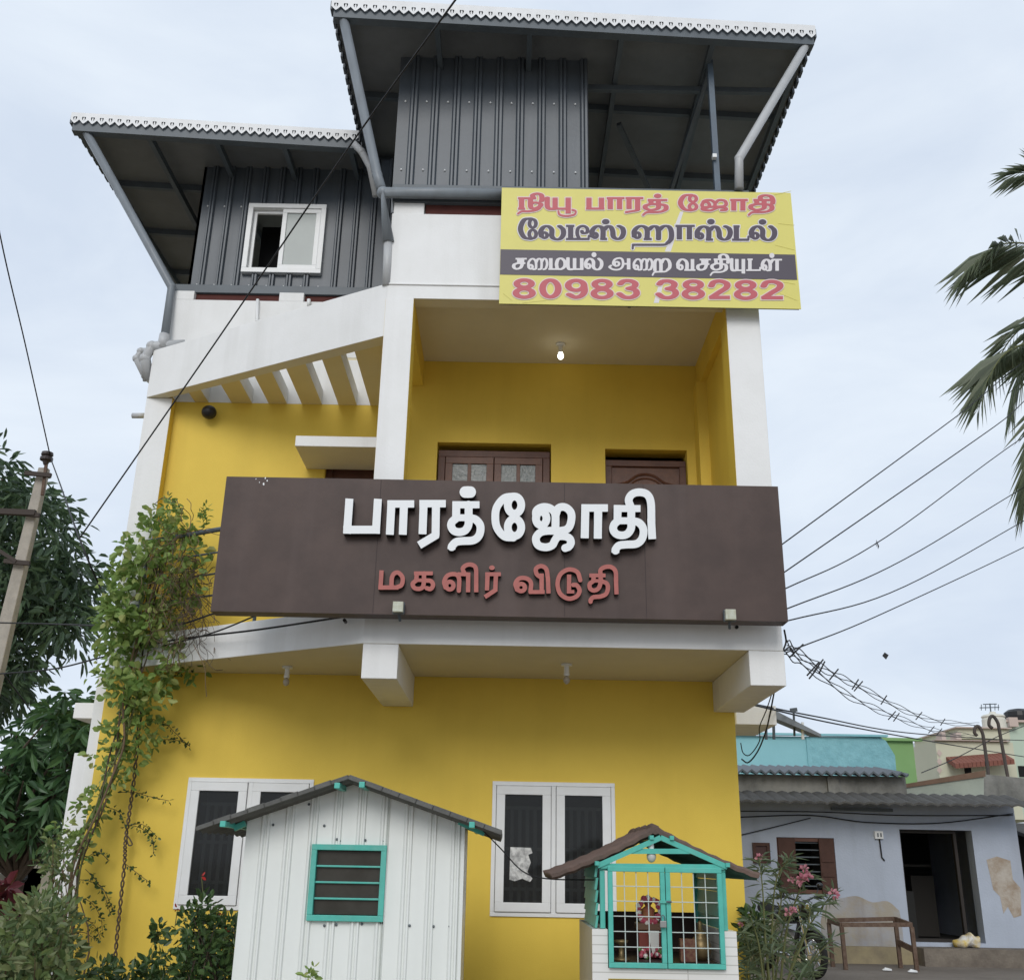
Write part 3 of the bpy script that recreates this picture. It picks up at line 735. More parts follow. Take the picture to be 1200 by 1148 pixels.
# ------------------------------------------------------------------ yellow flex banner
BY = 7.86
BANY = mat('banner_yellow', (.69, .63, .17), .45, (.63, .575, .15), 2.2, .5, .06, 9)
BANB = mat('banner_dark_band', (.078, .066, .085), .45); BANR = mat('banner_red_ink', (.50, .105, .125), .5); BANW = mat('banner_white_ink', (.70, .67, .68), .5); BAND = mat('banner_dark_ink', (.075, .058, .085), .5); BANP = mat('banner_outline_ink', (.72, .60, .56), .5)
bn = thing('banner', 'yellow flex banner with red and black Tamil lines and a phone number on the parapet', 'banner', (1.18, BY, 6.2))
bx0, bx1, bz0, bz1 = -.143, 2.500, 6.192, 7.40
m = MB(); m.box(bx0, bx1, BY, BY + .006, bz0, bz1, BANY); fs = m
m = MB(); zb0, zb1 = at(760, 325, BY).z, at(760, 295.5, BY).z; m.box(bx0 + .002, bx1 - .012, BY - .0025, BY - .0005, zb0, zb1, BANB); m.build('printed_band', bn)
m = fs                                  # pale road stripe printed across the cloth
def quadpx(m, pts, Y, mt): m.poly([tuple(at(x, y, Y)) for x, y in pts][::-1], mt)
quadpx(m, [(797, 248), (801, 248), (786, 295), (779, 295)], BY - .0012, BANW); quadpx(m, [(774, 326), (779, 326), (772, 355), (766, 355)], BY - .0012, BANW)
m = MB(); frame(m, bx0 + .01, bx1 - .01, bz0 + .01, bz1 - .01, BY + .008, BY + .035, .03, STEEL); m.bar((1.0, BY + .02, bz0), (1.0, BY + .02, bz1), .03, .025, STEEL); m.build('batten_frame', bn)
m = fs                                  # creases pulled in by the tie wires at the right edge
for k, (x, y, x2, y2) in enumerate([(905, 229, 927, 224), (912, 262, 931, 264), (908, 287, 931, 293), (915, 330, 932, 333), (914, 344, 934, 352), (600, 352, 590, 344), (612, 355, 640, 352)]):
    a, b = at(x, y, BY - .001), at(x2, y2, BY - .001); m.bar(a, b, .003, .004, BANY)
m.build('flex_sheet', bn)

# glyphs in a unit box (x right, y down; 0 = head line, 1 = base line); V = stem, H = thin bar
GL = {
 'na_i': [('b', [(.0, .05), (.72, .05)], 'h'), ('b', [(.14, 0), (.14, 1)], 'v'), ('b', [(0, .97), (.28, .97)], 'h'), ('c', [(.5, .05), (.5, .8), (.62, .95), (.85, .8), (.9, .55), (.7, .42), (.52, .5)], 'v'), ('c', [(.62, .05), (.58, -.22), (.75, -.36), (.92, -.25), (.95, .1), (.93, .3)], 'v'), ('c', [(.9, .6), (.88, .9), (.7, 1.1), (.4, 1.2), (.15, 1.2), (.0, 1.4)], 'h')],
 'yuu': [('c', [(.08, 0), (.08, .7), (.14, .98), (.3, 1)], 'v'), ('b', [(.1, .97), (.72, .97)], 'h'), ('b', [(.32, 0), (.32, .95)], 'v'), ('b', [(.72, 0), (.72, 1.4)], 'v'), ('c', [(.42, 1.2), (.46, 1.5), (.66, 1.62), (.9, 1.5), (.95, 1.2), (.85, 1.08)], 'h')],
 'yu': [('c', [(.07, 0), (.07, .7), (.14, .98), (.3, 1)], 'v'), ('b', [(.1, .97), (.95, .97)], 'h'), ('b', [(.42, 0), (.42, .95)], 'v'), ('b', [(.86, 0), (.86, 1.25)], 'v')],
 'ya': [('c', [(.07, 0), (.07, .7), (.14, .98), (.3, 1)], 'v'), ('b', [(.1, .97), (.95, .97)], 'h'), ('b', [(.45, 0), (.45, .95)], 'v'), ('b', [(.86, 0), (.86, 1)], 'v')],
 'pa': [('b', [(.16, 0), (.16, 1)], 'v'), ('b', [(.84, 0), (.84, 1)], 'v'), ('b', [(0, .96), (1, .96)], 'h')],
 'aa': [('b', [(0, .04), (1, .04)], 'h'), ('b', [(.2, 0), (.2, 1)], 'v'), ('b', [(.72, 0), (.72, 1)], 'v')],
 'ra': [('b', [(0, .04), (1, .04)], 'h'), ('b', [(.2, 0), (.2, 1)], 'v'), ('b', [(.68, 0), (.68, 1.12)], 'v'), ('l', [(.72, 1.1), (.02, 1.28)], 'h')],
 'tha': [('b', [(.18, .04), (.95, .04)], 'h'), ('c', [(.3, .05), (.3, .38), (.1, .55), (.1, .8), (.3, .95), (.58, .8), (.6, .4), (.6, .05)], 'v'), ('b', [(.28, .4), (.68, .4)], 'h'), ('c', [(.62, .42), (.86, .5), (.92, .75), (.82, 1.02), (.55, 1.14), (.15, 1.16), (.0, 1.4)], 'h'), ('c', [(.7, .44), (.88, .55), (.9, .85), (.82, 1.0)], 'v')],
 'ee': [('c', [(.62, .02), (.3, .08), (.12, .5), (.3, .9), (.62, .98)], 'v'), ('o', (.72, .25, .16, .2), 'w'), ('o', (.72, .75, .17, .2), 'w'), ],
 'ja': [('o', (.2, .5, .13, .28), 'w'), ('c', [(.08, .45), (.15, .12), (.38, .06), (.52, .3), (.52, .62)], 'w'), ('c', [(.55, .3), (.66, .06), (.86, .1), (.92, .4), (.82, .62), (.4, .66), (.12, .72), (.1, .92), (.35, 1), (.52, .85), (.66, .72), (.9, .78), (.9, .95), (.76, .98)], 'w')],
 'la': [('o', (.2, .7, .1, .2), 'w'), ('c', [(.09, .8), (.05, .45), (.16, .12), (.34, .06), (.48, .3), (.48, .75), (.58, .96), (.78, .98), (.92, .7), (.92, .3), (.78, .05)], 'v')],
 'tii': [('b', [(0, .04), (.36, .04)], 'h'), ('b', [(.2, 0), (.2, 1)], 'v'), ('b', [(0, .97), (1, .97)], 'h'), ('c', [(.56, .95), (.48, .6), (.52, .2), (.72, .04), (.9, .2), (.9, .5), (.72, .55), (.68, .4)], 'w'), ('l', [(.97, .75), (.97, .97)], 'h')],
 'ta': [('b', [(.08, .04), (.44, .04)], 'h'), ('b', [(.25, 0), (.25, 1)], 'v'), ('b', [(0, .96), (.98, .96)], 'h'), ('l', [(.95, .75), (.95, .95)], 'h')],
 'sa_': [('o', (.13, .72, .06, .18), 'w'), ('c', [(.05, .8), (.05, .4), (.15, .1), (.28, .08), (.36, .3), (.36, .98)], 'v'), ('b', [(.28, .97), (.48, .97)], 'h'), ('c', [(.4, .3), (.48, .08), (.58, .1), (.64, .4), (.66, .8), (.76, .97), (.88, .9), (.95, .55), (.92, .2), (.82, .05)], 'v')],
 'ha': [('o', (.12, .7, .06, .2), 'w'), ('c', [(.05, .8), (.05, .4), (.14, .1), (.26, .06), (.35, .3), (.35, .98)], 'v'), ('b', [(.27, .97), (.46, .97)], 'h'), ('c', [(.4, .3), (.48, .08), (.58, .1), (.62, .4), (.62, .98)], 'v'), ('c', [(.65, .3), (.74, .06), (.86, .08), (.92, .4), (.92, .95), (.84, 1.25)], 'v'), ('c', [(.88, 1.15), (.78, 1.36), (.5, 1.38), (.06, 1.38), (.02, 1.42), (.01, 1.64)], 'h')],
 'ca': [('b', [(.2, .06), (1, .06)], 'h'), ('c', [(.42, .05), (.42, .4), (.12, .55), (.08, .8), (.25, .95), (.55, .85), (.68, .5), (.7, .05)], 'v'), ('b', [(.3, .45), (.9, .45)], 'h')],
 'ai': [('o', (.17, .76, .09, .18), 'w'), ('c', [(.06, .8), (.06, .4), (.18, .1), (.32, .08), (.42, .35), (.42, .9), (.3, .98)], 'w'), ('c', [(.45, .35), (.52, .08), (.66, .1), (.7, .4), (.68, .9), (.56, .98)], 'w'), ('c', [(.72, .3), (.8, .06), (.92, .12), (.97, .5), (.9, .9), (.8, .98)], 'w')],
 'ma': [('b', [(.14, 0), (.14, 1)], 'v'), ('b', [(0, .96), (.7, .96)], 'h'), ('c', [(.5, .95), (.46, .5), (.55, .1), (.75, .04), (.92, .3), (.92, .7), (.75, .95), (.6, .97)], 'v')],
 'a': [('o', (.34, .5, .1, .18), 'w'), ('c', [(.3, .7), (.18, .5), (.25, .12), (.48, .0), (.6, .2), (.6, .7), (.45, .98), (.2, 1.0), (.02, .8), (.08, .65)], 'w'), ('b', [(.6, .5), (.85, .5)], 'h'), ('b', [(.86, .02), (.86, 1)], 'v')],
 'rra': [('c', [(.14, 1), (.14, .3), (.26, .06), (.4, .12), (.46, .4), (.46, 1)], 'v'), ('c', [(.5, .35), (.6, .06), (.8, .06), (.92, .35), (.92, .75), (.8, .98)], 'v'), ('c', [(.84, .95), (.7, 1.1), (.4, 1.12), (.12, 1.16), (.02, 1.4)], 'h')],
 'va': [('o', (.2, .72, .1, .2), 'w'), ('c', [(.08, .8), (.06, .4), (.2, .08), (.4, .08), (.54, .35), (.54, .95)], 'v'), ('b', [(.4, .96), (1, .96)], 'h'), ('b', [(.84, .02), (.84, 1)], 'v')],
 'nn': [('o', (.16, .72, .08, .2), 'w'), ('c', [(.06, .8), (.06, .4), (.16, .1), (.32, .08), (.42, .35), (.42, .9), (.32, .98)], 'v'), ('c', [(.44, .35), (.55, .08), (.72, .06)], 'v'), ('b', [(.5, .06), (1, .06)], 'h'), ('b', [(.76, .02), (.76, 1)], 'v')],
 'i_top': [('c', [(.1, .05), (.08, -.25), (.35, -.38), (.75, -.3), (.9, .05), (.88, .35)], 'v')],
 'dome': [('d', [(.5, -.34)], 'dome')], 'dot': [('d', [(.5, -.3)], 'dot')],
 '8': [('o', (.5, .25, .32, .19), 'v'), ('o', (.5, .74, .36, .22), 'v')], '0': [('o', (.5, .5, .34, .44), 'v')],
 '9': [('o', (.5, .32, .34, .26), 'v'), ('c', [(.84, .3), (.86, .65), (.7, .88), (.45, .94), (.2, .8)], 'v')],
 '3': [('c', [(.16, .22), (.3, .08), (.6, .07), (.8, .2), (.75, .38), (.52, .47)], 'v'), ('c', [(.52, .47), (.8, .55), (.86, .76), (.66, .93), (.34, .93), (.12, .76)], 'v')],
 '2': [('c', [(.15, .3), (.26, .1), (.55, .05), (.82, .18), (.8, .4), (.5, .64), (.18, .9)], 'v'), ('b', [(.06, .92), (.96, .92)], 'h')],
}
def place(g, x0, x1, y0, y1, v, h, wv=None):
    """glyph g in the pixel box; v, h = half widths (px) of stems and of thin strokes"""
    res = []; wd, ht = x1 - x0, y1 - y0
    for kd, pts, k in GL[g]:
        rx, ry = {'v': (v, h), 'h': (h, h), 'w': (v * .72, h * 1.0)}.get(k, (0, 0))
        if k == 'dome': rx, ry = v * 1.45, ht * .2
        if k == 'dot': rx = ry = ht * .22
        if k == 'h' and kd == 'b' and abs(pts[0][1] - pts[-1][1]) < .01: rx = ry = h
        if kd == 'b' and k == 'v': rx = ry = v
        if kd == 'o': res.append((kd, (x0 + pts[0] * wd, y0 + pts[1] * ht, pts[2] * wd, pts[3] * ht), rx, ry))
        else: res.append((kd, [(x0 + x * wd, y0 + y * ht) for x, y in pts], rx, ry))
    return res
def D_(x): return 600 + x / 7.059
def E_(x): return 760 + x / 7.059
def F_(x): return 590 + x / 6.667
def G_(x): return 760 + x / 6.667
y0, y1 = 232.5, 245.5
_st = [0]
def merge_printed(groups, v, h, ink, halo, hg=1.1):
    for its in groups:
        s_ = []; _st[0] += 1; e = .0006 * (_st[0] % 3)       # neighbours' outlines overlap: stagger them by a hair
        for it in its: s_ += place(*it, v, h)
        if halo: letter_mesh('printed_outline', s_, BY, .0003, halo, halo, bn, res=.3, grow=hg, yoff=.0028 + e)
        letter_mesh('printed_letter', s_, BY, .0003, ink, ink, bn, res=.25, yoff=.0052 + e)
L1 = [('na_i', D_(50), D_(258)), ('yuu', D_(270), D_(540)), ('pa', D_(612), D_(764)), ('aa', D_(783), D_(930)), ('ra', D_(938), D_(1086))]
merge_printed([[(g, a, b, y0 - .3, y1)] for g, a, b in L1], 3.1, 1.15, BANR, BANP)
L1 = [('tha', E_(-45), E_(165)), ('dome', E_(5), E_(145)), ('ja', E_(425), E_(660)), ('aa', E_(675), E_(820)), ('tha', E_(828), E_(1040)), ('i_top', E_(915), E_(1040))]
L1 = [(g, a, b, 234.4, 247.2) for g, a, b in L1] + [('ee', E_(242), E_(415), 228.6, 247.4)]
merge_printed([[L1[0], L1[1]], [L1[6]], [L1[2]], [L1[3]], [L1[4], L1[5]]], 3.0, 1.2, BANR, BANP)
a, b = 264.6, 281.0
merge_printed([[('ee', D_(50), D_(218), 256.2, 281)], [('la', D_(226), D_(440), a, b)], [('tii', D_(446), D_(640), a, b)], [('sa_', D_(648), D_(936), a, b), ('dome', D_(725), D_(825), a + 1, b)],
               [('ha', D_(994), E_(215), a, b)], [('aa', E_(222), E_(382), a, b)], [('sa_', E_(388), E_(690), a + .4, b + .8), ('dome', E_(465), E_(565), a + 1.2, b + .8)], [('ta', E_(690), E_(832), a + .5, b + 1)],
               [('la', E_(838), E_(1056), a + .4, b + .8), ('dome', E_(892), E_(992), a + 1.4, b + .8)]], 3.1, 1.25, BAND, BANW, 1.2)
a, b = 303.0, 316.4
merge_printed([[('ca', F_(72), F_(182), a, b)], [('ai', F_(186), F_(346), a, b)], [('ma', F_(350), F_(490), a, b)], [('ya', F_(494), F_(630), a, b)], [('la', F_(634), F_(776), a, b), ('dot', F_(660), F_(754), a, b)], [('a', F_(825), F_(1002), a, b)],
               [('ai', F_(1010), F_(1166), a + .5, b + .7)], [('rra', G_(28), G_(176), a + .6, b + .9)], [('va', G_(220), G_(366), a + .8, b + 1.1)], [('ca', G_(376), G_(486), a + .9, b + 1.2)], [('tha', G_(484), G_(620), a + .9, b + 1), ('i_top', G_(550), G_(628), a + .9, b + 1.2)],
               [('yu', G_(640), G_(756), a + 1, b + 1.3)], [('ta', G_(762), G_(876), a + 1, b + 1.3)], [('nn', G_(880), G_(1042), a + 1, b + 1.4), ('dot', G_(915), G_(1010), a + 1, b + 1.4)]], 2.1, 1.0, BANW, None)
dg_ = [('8', F_(72), F_(252)), ('0', F_(276), F_(457)), ('9', F_(476), F_(658)), ('8', F_(680), F_(860)), ('3', F_(884), F_(1064)), ('3', G_(56), G_(236)), ('8', G_(258), G_(440)), ('2', G_(463), G_(642)), ('8', G_(666), G_(850)), ('2', G_(870), G_(1056))]
for k, (g, x0, x1) in enumerate(dg_):
    merge_printed([[(g, x0, x1, 327.2 + .22 * k, 349.6 + .16 * k)]], 3.9, 1.95, BANR, BANP, 1.2)

# ------------------------------------------------------------------ white metal cabin in front of the left window
HY = 6.8
hl, hr = at(281, 1050, HY).x, at(538, 1060, HY).x
apx = at(408, 913, HY); zl, zr = at(286, 962, HY).z, at(538, 960, HY).z
cab = thing('metal_cabin', 'small white ribbed metal cabin with gabled roof and turquoise louvre window', 'cabin', ((hl + hr) / 2, HY, 0))
wx0, wx1 = at(364, 1034, HY).x, at(451, 1034, HY).x; wz0, wz1 = at(405, 1078, HY).z, at(405, 990, HY).z
def gz(x): return (zl + (apx.z - zl) * (x - hl) / (apx.x - hl)) if x < apx.x else (zr + (apx.z - zr) * (hr - x) / (hr - apx.x))
m = MB(); pitch = .150; x = hl; prof = []
while x < hr:
    for f, d in ((0, 0), (.60, 0), (.67, 1), (.74, 1), (.79, .1), (.84, .1), (.89, 1), (.96, 1)): prof.append((x + f * pitch, HY - d * .016))
    x += pitch
prof = [p for p in prof if p[0] < hr]; prof += [(q, HY) for q in (wx0, wx1, apx.x, hr)]; prof.sort()
for (a, ya), (b, yb) in zip(prof, prof[1:]):
    if b - a < 1e-6: continue
    spans = [(0, wz0, wz0), (wz1, gz(a), gz(b))] if (wx0 - 1e-6 <= a and b <= wx1 + 1e-6) else [(0, gz(a), gz(b))]
    for z0, za, zb in spans: m.poly([(a, ya, z0), (b, yb, z0), (b, yb, zb), (a, ya, za)], SHEDW)
m.build('front_sheet', cab)
for x0_, x1_, zt in ((hl, hl + .02, zl), (hr - .02, hr, zr)):
    m = MB(); m.box(x0_, x1_, HY + .002, HY + 1.15, 0, zt - .005, SHEDW); m.build('side_sheet', cab)
m = MB(); m.box(hr + .001, hr + .022, HY - .012, HY + .05, 0, zr - .03, SHEDW); m.box(hr + .001, hr + .014, HY + .09, HY + .11, 0, zr - .08, CLAD); m.build('corner_flashing', cab)
m = MB(); m.box(hl, hr, HY + 1.1, HY + 1.13, 0, zl, SHEDW); m.build('back_sheet', cab)
m = MB(); frame(m, wx0 - .004, wx1 + .004, wz0 - .004, wz1 + .004, HY - .035, HY + .03, .034, TURQ)
for k in (1, 2, 3): z = wz0 + .03 + (wz1 - wz0 - .06) * k / 4; m.box(wx0 + .03, wx1 - .03, HY - .02, HY - .004, z - .006, z + .006, TURQ)
lw = m.build('louvre_window', cab, bevel=.003)
LOUV = mat('dusty_brown_glass', (.040, .036, .029), .3, (.065, .06, .052), 6, .6, spec=.3)
for k in range(4):
    z0 = wz0 + .03 + (wz1 - wz0 - .06) * k / 4 + .004; z1 = z0 + (wz1 - wz0 - .06) / 4 - .008
    m = MB(); m.hexa([(wx0 + .032, HY + .004, z0), (wx1 - .032, HY + .004, z0), (wx1 - .032, HY + .010, z0), (wx0 + .032, HY + .010, z0)], [(wx0 + .032, HY, z1), (wx1 - .032, HY, z1), (wx1 - .032, HY + .006, z1), (wx0 + .032, HY + .006, z1)], LOUV); m.build('louvre_pane', lw)
m = MB()
for px, py in ((320, 966), (380, 967), (398, 985), (428, 984), (448, 985), (362, 942), (380, 1084), (394, 1083), (424, 1082), (447, 1081), (480, 1084), (508, 1085), (306, 955), (334, 943), (527, 1085), (395, 983)):
    q = at(px, py, HY - .006); m.ball(q, .0085, STEEL, n=6, k=4)
m.build('sheet_screw', cab)['kind'] = 'stuff'
ASB = mat('weathered_roof_sheet', (.135, .135, .125), .85, (.085, .085, .08), 7., .7, .3, 40)
RY0, RY1 = HY - .26, HY + 1.3
ap = at(408, 911, RY0); le = at(231, 971, RY0); re_ = at(587, 976, RY0)
for e in (le, re_):
    m = MB(); n = 22; th_ = .011
    d = Vector((e.x - ap.x, 0, e.z - ap.z)); up_ = Vector((-d.z, 0, d.x)).normalized(); up_ = up_ if up_.z > 0 else -up_
    rows = []
    for i in range(n * 2 + 1):
        y = RY0 + (RY1 - RY0) * i / (n * 2); o_ = up_ * (.012 * math.sin(i * math.pi / 2 + .4))
        rows.append((Vector((ap.x, y, ap.z)) + o_, Vector((e.x, y, e.z + random.uniform(-.004, .004))) + o_))
    for (p, q), (p2, q2) in zip(rows, rows[1:]):
        t_ = up_ * th_
        m.poly([p + t_, q + t_, q2 + t_, p2 + t_], ASB); m.poly([p2 - t_, q2 - t_, q - t_, p - t_], ASB); m.poly([q - t_, q2 - t_, q2 + t_, q + t_], ASB)
    p, q = rows[0]; t_ = up_ * th_
    k = 9                                        # stepped front edge where the sheets overlap
    for i in range(k):
        a = p.lerp(q, i / k); b = p.lerp(q, (i + 1) / k + .004); s_ = up_ * (.006 if i % 2 else .0)
        m.hexa([a - t_ + Vector((0, -.006, 0)), b - t_ + Vector((0, -.006, 0)), b + t_ + s_ + Vector((0, -.006, 0)), a + t_ + s_ + Vector((0, -.006, 0))], [a - t_ + Vector((0, .05, 0)), b - t_ + Vector((0, .05, 0)), b + t_ + s_ + Vector((0, .05, 0)), a + t_ + s_ + Vector((0, .05, 0))], ASB)
    m.build('roof_sheet', cab)
for px, py in ((395, 916), (424, 915), (261, 961), (553, 962)):
    q = at(px, py + 3, RY0 - .02); m = MB(); m.box(q.x - .017, q.x + .017, RY0 - .02, RY1 - .1, q.z - .022, q.z + .012, TURQ); m.build('purlin', cab, bevel=.003)
for a, b in (((275, 968), (288, 962)), ((538, 960), (568, 974))):
    m = MB(); m.bar(at(*a, HY - .03) + Vector((0, 0, -.012)), at(*b, HY - .03) + Vector((0, 0, -.012)), .04, .035, TURQ); m.build('rafter', cab)

# ------------------------------------------------------------------ turquoise roadside shrine on a white tiled base
GY = 6.7
TILE = bpy.data.materials.new('white_wall_tile'); TILE.use_nodes = True
_t = TILE.node_tree; _b = _t.nodes['Principled BSDF']; _g = _t.nodes.new('ShaderNodeNewGeometry'); _s = _t.nodes.new('ShaderNodeSeparateXYZ'); _c = _t.nodes.new('ShaderNodeCombineXYZ'); _br = _t.nodes.new('ShaderNodeTexBrick')
_t.links.new(_g.outputs['Position'], _s.inputs[0]); _ad = _t.nodes.new('ShaderNodeMath'); _ad.operation = 'ADD'; _t.links.new(_s.outputs[0], _ad.inputs[0]); _t.links.new(_s.outputs[1], _ad.inputs[1])
_t.links.new(_ad.outputs[0], _c.inputs[0]); _t.links.new(_s.outputs[2], _c.inputs[1]); _t.links.new(_c.outputs[0], _br.inputs['Vector'])
_br.inputs['Color1'].default_value = (.74, .73, .70, 1); _br.inputs['Color2'].default_value = (.70, .69, .66, 1); _br.inputs['Mortar'].default_value = (.50, .49, .46, 1); _br.inputs['Scale'].default_value = 1
_br.inputs['Brick Width'].default_value = .6; _br.inputs['Row Height'].default_value = .05; _br.inputs['Mortar Size'].default_value = .0035; _br.offset = 0
_t.links.new(_br.outputs['Color'], _b.inputs['Base Color']); _b.inputs['Roughness'].default_value = .25
bl, br_ = at(694, 1110, GY).x, at(864, 1110, GY).x; bt = at(702, 1088, GY).z
cl, crr = at(712.5, 1072, GY).x, at(847, 1072, GY).x; cb, ct = at(780, 1134, GY).z, at(780, 1015, GY).z
shr = thing('shrine', 'turquoise caged shrine with brown tiled roof on a white tiled base', 'shrine', ((bl + br_) / 2, GY, 0))
GB1 = GY + 1.12
m = MB(); m.box(bl, cl - .004, GY, GB1, 0, bt, TILE, left=mat('tile_side_cream', (.60, .54, .42), .5, (.5, .45, .35), 6, .5)); m.box(crr + .004, br_, GY, GB1, 0, bt, TILE)
m.box(cl - .004, crr + .004, GY + .001, GB1, at(780, 1147.2, GY).z, cb - .004, TILE)
m.box(cl - .004, crr + .004, GY + .06, GB1, 0, .85, DARK)  # near-black block painted as the shaded hollow under the cabinet
sb_ = m.build('tiled_base', shr)
for u in (cl - .045, crr + .001):
    m = MB(); m.box(u, u + .03, GY + .01, GY + .055, bt + .003, ct - .03, TURQ); m.build('front_post', shr, bevel=.003)
m = MB(); m.box(cl - .045, crr + .031, GY + .01, GY + .055, ct - .029, ct + .0, TURQ); m.build('top_rail', shr, bevel=.003)
for x in (cl - .045, crr + .0):                      # rear posts
    m = MB(); m.box(x, x + .03, GB1 - .15, GB1 - .12, bt, ct, TURQ); m.build('rear_post', shr)
for x in (cl - .075, crr + .012):                    # planked sides
    m = MB(); n = 5
    for i in range(n):
        z0 = bt + (ct - bt) * i / n; z1 = bt + (ct - bt) * (i + 1) / n
        m.hexa([(x, GY + .06, z0 + .004), (x + .014, GY + .06, z0 + .004), (x + .014, GB1 - .16, z0 + .004), (x, GB1 - .16, z0 + .004)], [(x + .01, GY + .06, z1), (x + .024, GY + .06, z1), (x + .024, GB1 - .16, z1), (x + .01, GB1 - .16, z1)], TURQ)
    m.build('side_boarding', shr)
m = MB(); m.box(cl + .01, crr - .01, GY + .06, GB1 - .1, cb - .003, cb + .02, mat('dark_stone_shelf', (.05, .035, .03), .5)); m.box(cl - .03, crr + .01, GB1 - .12, GB1 - .09, cb + .02, cb + .27, mat('dark_back_board', (.055, .032, .026), .7, (.04, .024, .02), 8, .5)); m.build('shelf', shr)
# the two barred doors
BARM = mat('grille_bar_paint', (.50, .56, .53), .45)
cm = at(780, 1072, GY).x
for a, b in ((cl, cm - .002), (cm + .002, crr)):
    m = MB(); frame(m, a, b, cb, ct - .004, GY - .03, GY + .006, .029, TURQ); d = m.build('barred_door', shr, bevel=.003)
    g = MB()
    for i in range(1, 4): x = a + .029 + (b - a - .058) * i / 4; g.tube([(x, GY - .012, cb + .02), (x, GY - .012, ct - .02)], .0032, BARM, 6)
    for i in range(1, 6): z = cb + .029 + (ct - cb - .06) * i / 6; g.tube([(a + .02, GY - .016, z), (b - .02, GY - .016, z)], .0032, BARM, 6)
    g.build('grille', d)
m = MB(); q = at(777, 1056, GY - .04); m.box(q.x - .02, q.x + .03, GY - .043, GY - .031, q.z - .008, q.z + .006, TURQ); m.tube([q + Vector((.02, 0, 0)), q + Vector((.05, -.01, 0))], .006, STEEL); m.build('door_bolt', shr)
q = at(777, 1081, GY - .05); pl = MB(); pl.box(q.x - .019, q.x + .019, q.y - .012, q.y + .012, q.z - .024, q.z + .012, mat('padlock_steel', (.36, .36, .35), .3, metal=.8)); pl.tube([(q.x - .012, q.y, q.z + .01), (q.x - .011, q.y, q.z + .035), (q.x, q.y, q.z + .045), (q.x + .011, q.y, q.z + .035), (q.x + .012, q.y, q.z + .01)], .0035, STEEL, 6); pl.build('padlock', shr, bevel=.004)
# gable truss and roof
TA, TL, TR_ = at(774, 981, GY), at(700, 1014, GY), at(852, 1015.5, GY)
m = MB()
for k, (p, q) in enumerate(((TA, TL), (TA, TR_), (at(738, 997, GY), at(809, 997, GY)), (TL + Vector((.02, 0, .0)), TR_ - Vector((.02, 0, 0))))): m.bar(p + Vector((0, -.005 + .003 * k, 0)), q + Vector((0, -.005 + .003 * k, 0)), .03, .028, TURQ, up=(0, 1, 0))
m.build('gable_truss', shr)
TERR = mat('brown_clay_sheet', (.135, .088, .07), .8, (.08, .06, .05), 9., .7, .3, 40)
PY0, PY1 = GY + .022, GB1 + .2
ra = at(768, 974, PY0); rl = at(647, 1028, PY0); rr = at(889, 1029, PY0)
for e in (rl, rr):
    m = MB(); n = 24; d = Vector((e.x - ra.x, 0, e.z - ra.z)); up_ = Vector((-d.z, 0, d.x)).normalized(); up_ = up_ if up_.z > 0 else -up_
    K = 14; Pn = []
    for i in range(n * 4 + 1):
        y = PY0 + (PY1 - PY0) * i / (n * 4); o_ = up_ * (.014 * math.sin(i * math.pi / 2))
        Pn.append([Vector((ra.x + d.x * k / K, y, ra.z + d.z * k / K - .03 * math.sin(math.pi * k / K) * .6)) + o_ + up_ * (.012 * (1 - (k * .5) % 1)) for k in range(K + 1)])
    t_ = up_ * .011
    for r0, r1_ in zip(Pn, Pn[1:]):
        for k in range(K):
            m.poly([r0[k] + t_, r0[k + 1] + t_, r1_[k + 1] + t_, r1_[k] + t_], TERR); m.poly([r1_[k] - t_, r1_[k + 1] - t_, r0[k + 1] - t_, r0[k] - t_], TERR if e is rl else mat('green_roof_underside', (.055, .11, .085), .8))
        m.poly([r0[K] - t_, r1_[K] - t_, r1_[K] + t_, r0[K] + t_], TERR)
    for k in range(K): r0 = Pn[0]; m.poly([r0[k] - t_, r0[k + 1] - t_, r0[k + 1] + t_, r0[k] + t_], TERR)
    m.build('roof_sheet', shr)
m = MB(); m.tube([(ra.x, PY0 + (PY1 - PY0) * k / 8, ra.z + .012 + .008 * (k % 2)) for k in range(9)], [.030 + .006 * (k % 2) for k in range(9)], TERR, 8); m.build('ridge_cap', shr)
for px, py in ((762.5, 981), (786, 981.5), (699, 1011), (851, 1013)):
    q = at(px, py, PY0); m = MB(); m.box(q.x - .012, q.x + .012, GY - .035, PY1 - .1, q.z - .012, q.z + .012, TURQ); m.build('purlin', shr)
q = at(763, 992, GY + .02); m = MB(); m.lathe(q, [(.018, .03), (.018, -.02), (.012, -.022)], PVCW, 12); bo = m.build('lamp_holder', shr); m = MB(); m.ball(q + Vector((0, 0, -.055)), .029, mat('frosted_bulb', (.50, .50, .47), .3), rz=.036); m.build('bulb', bo, smooth=True)

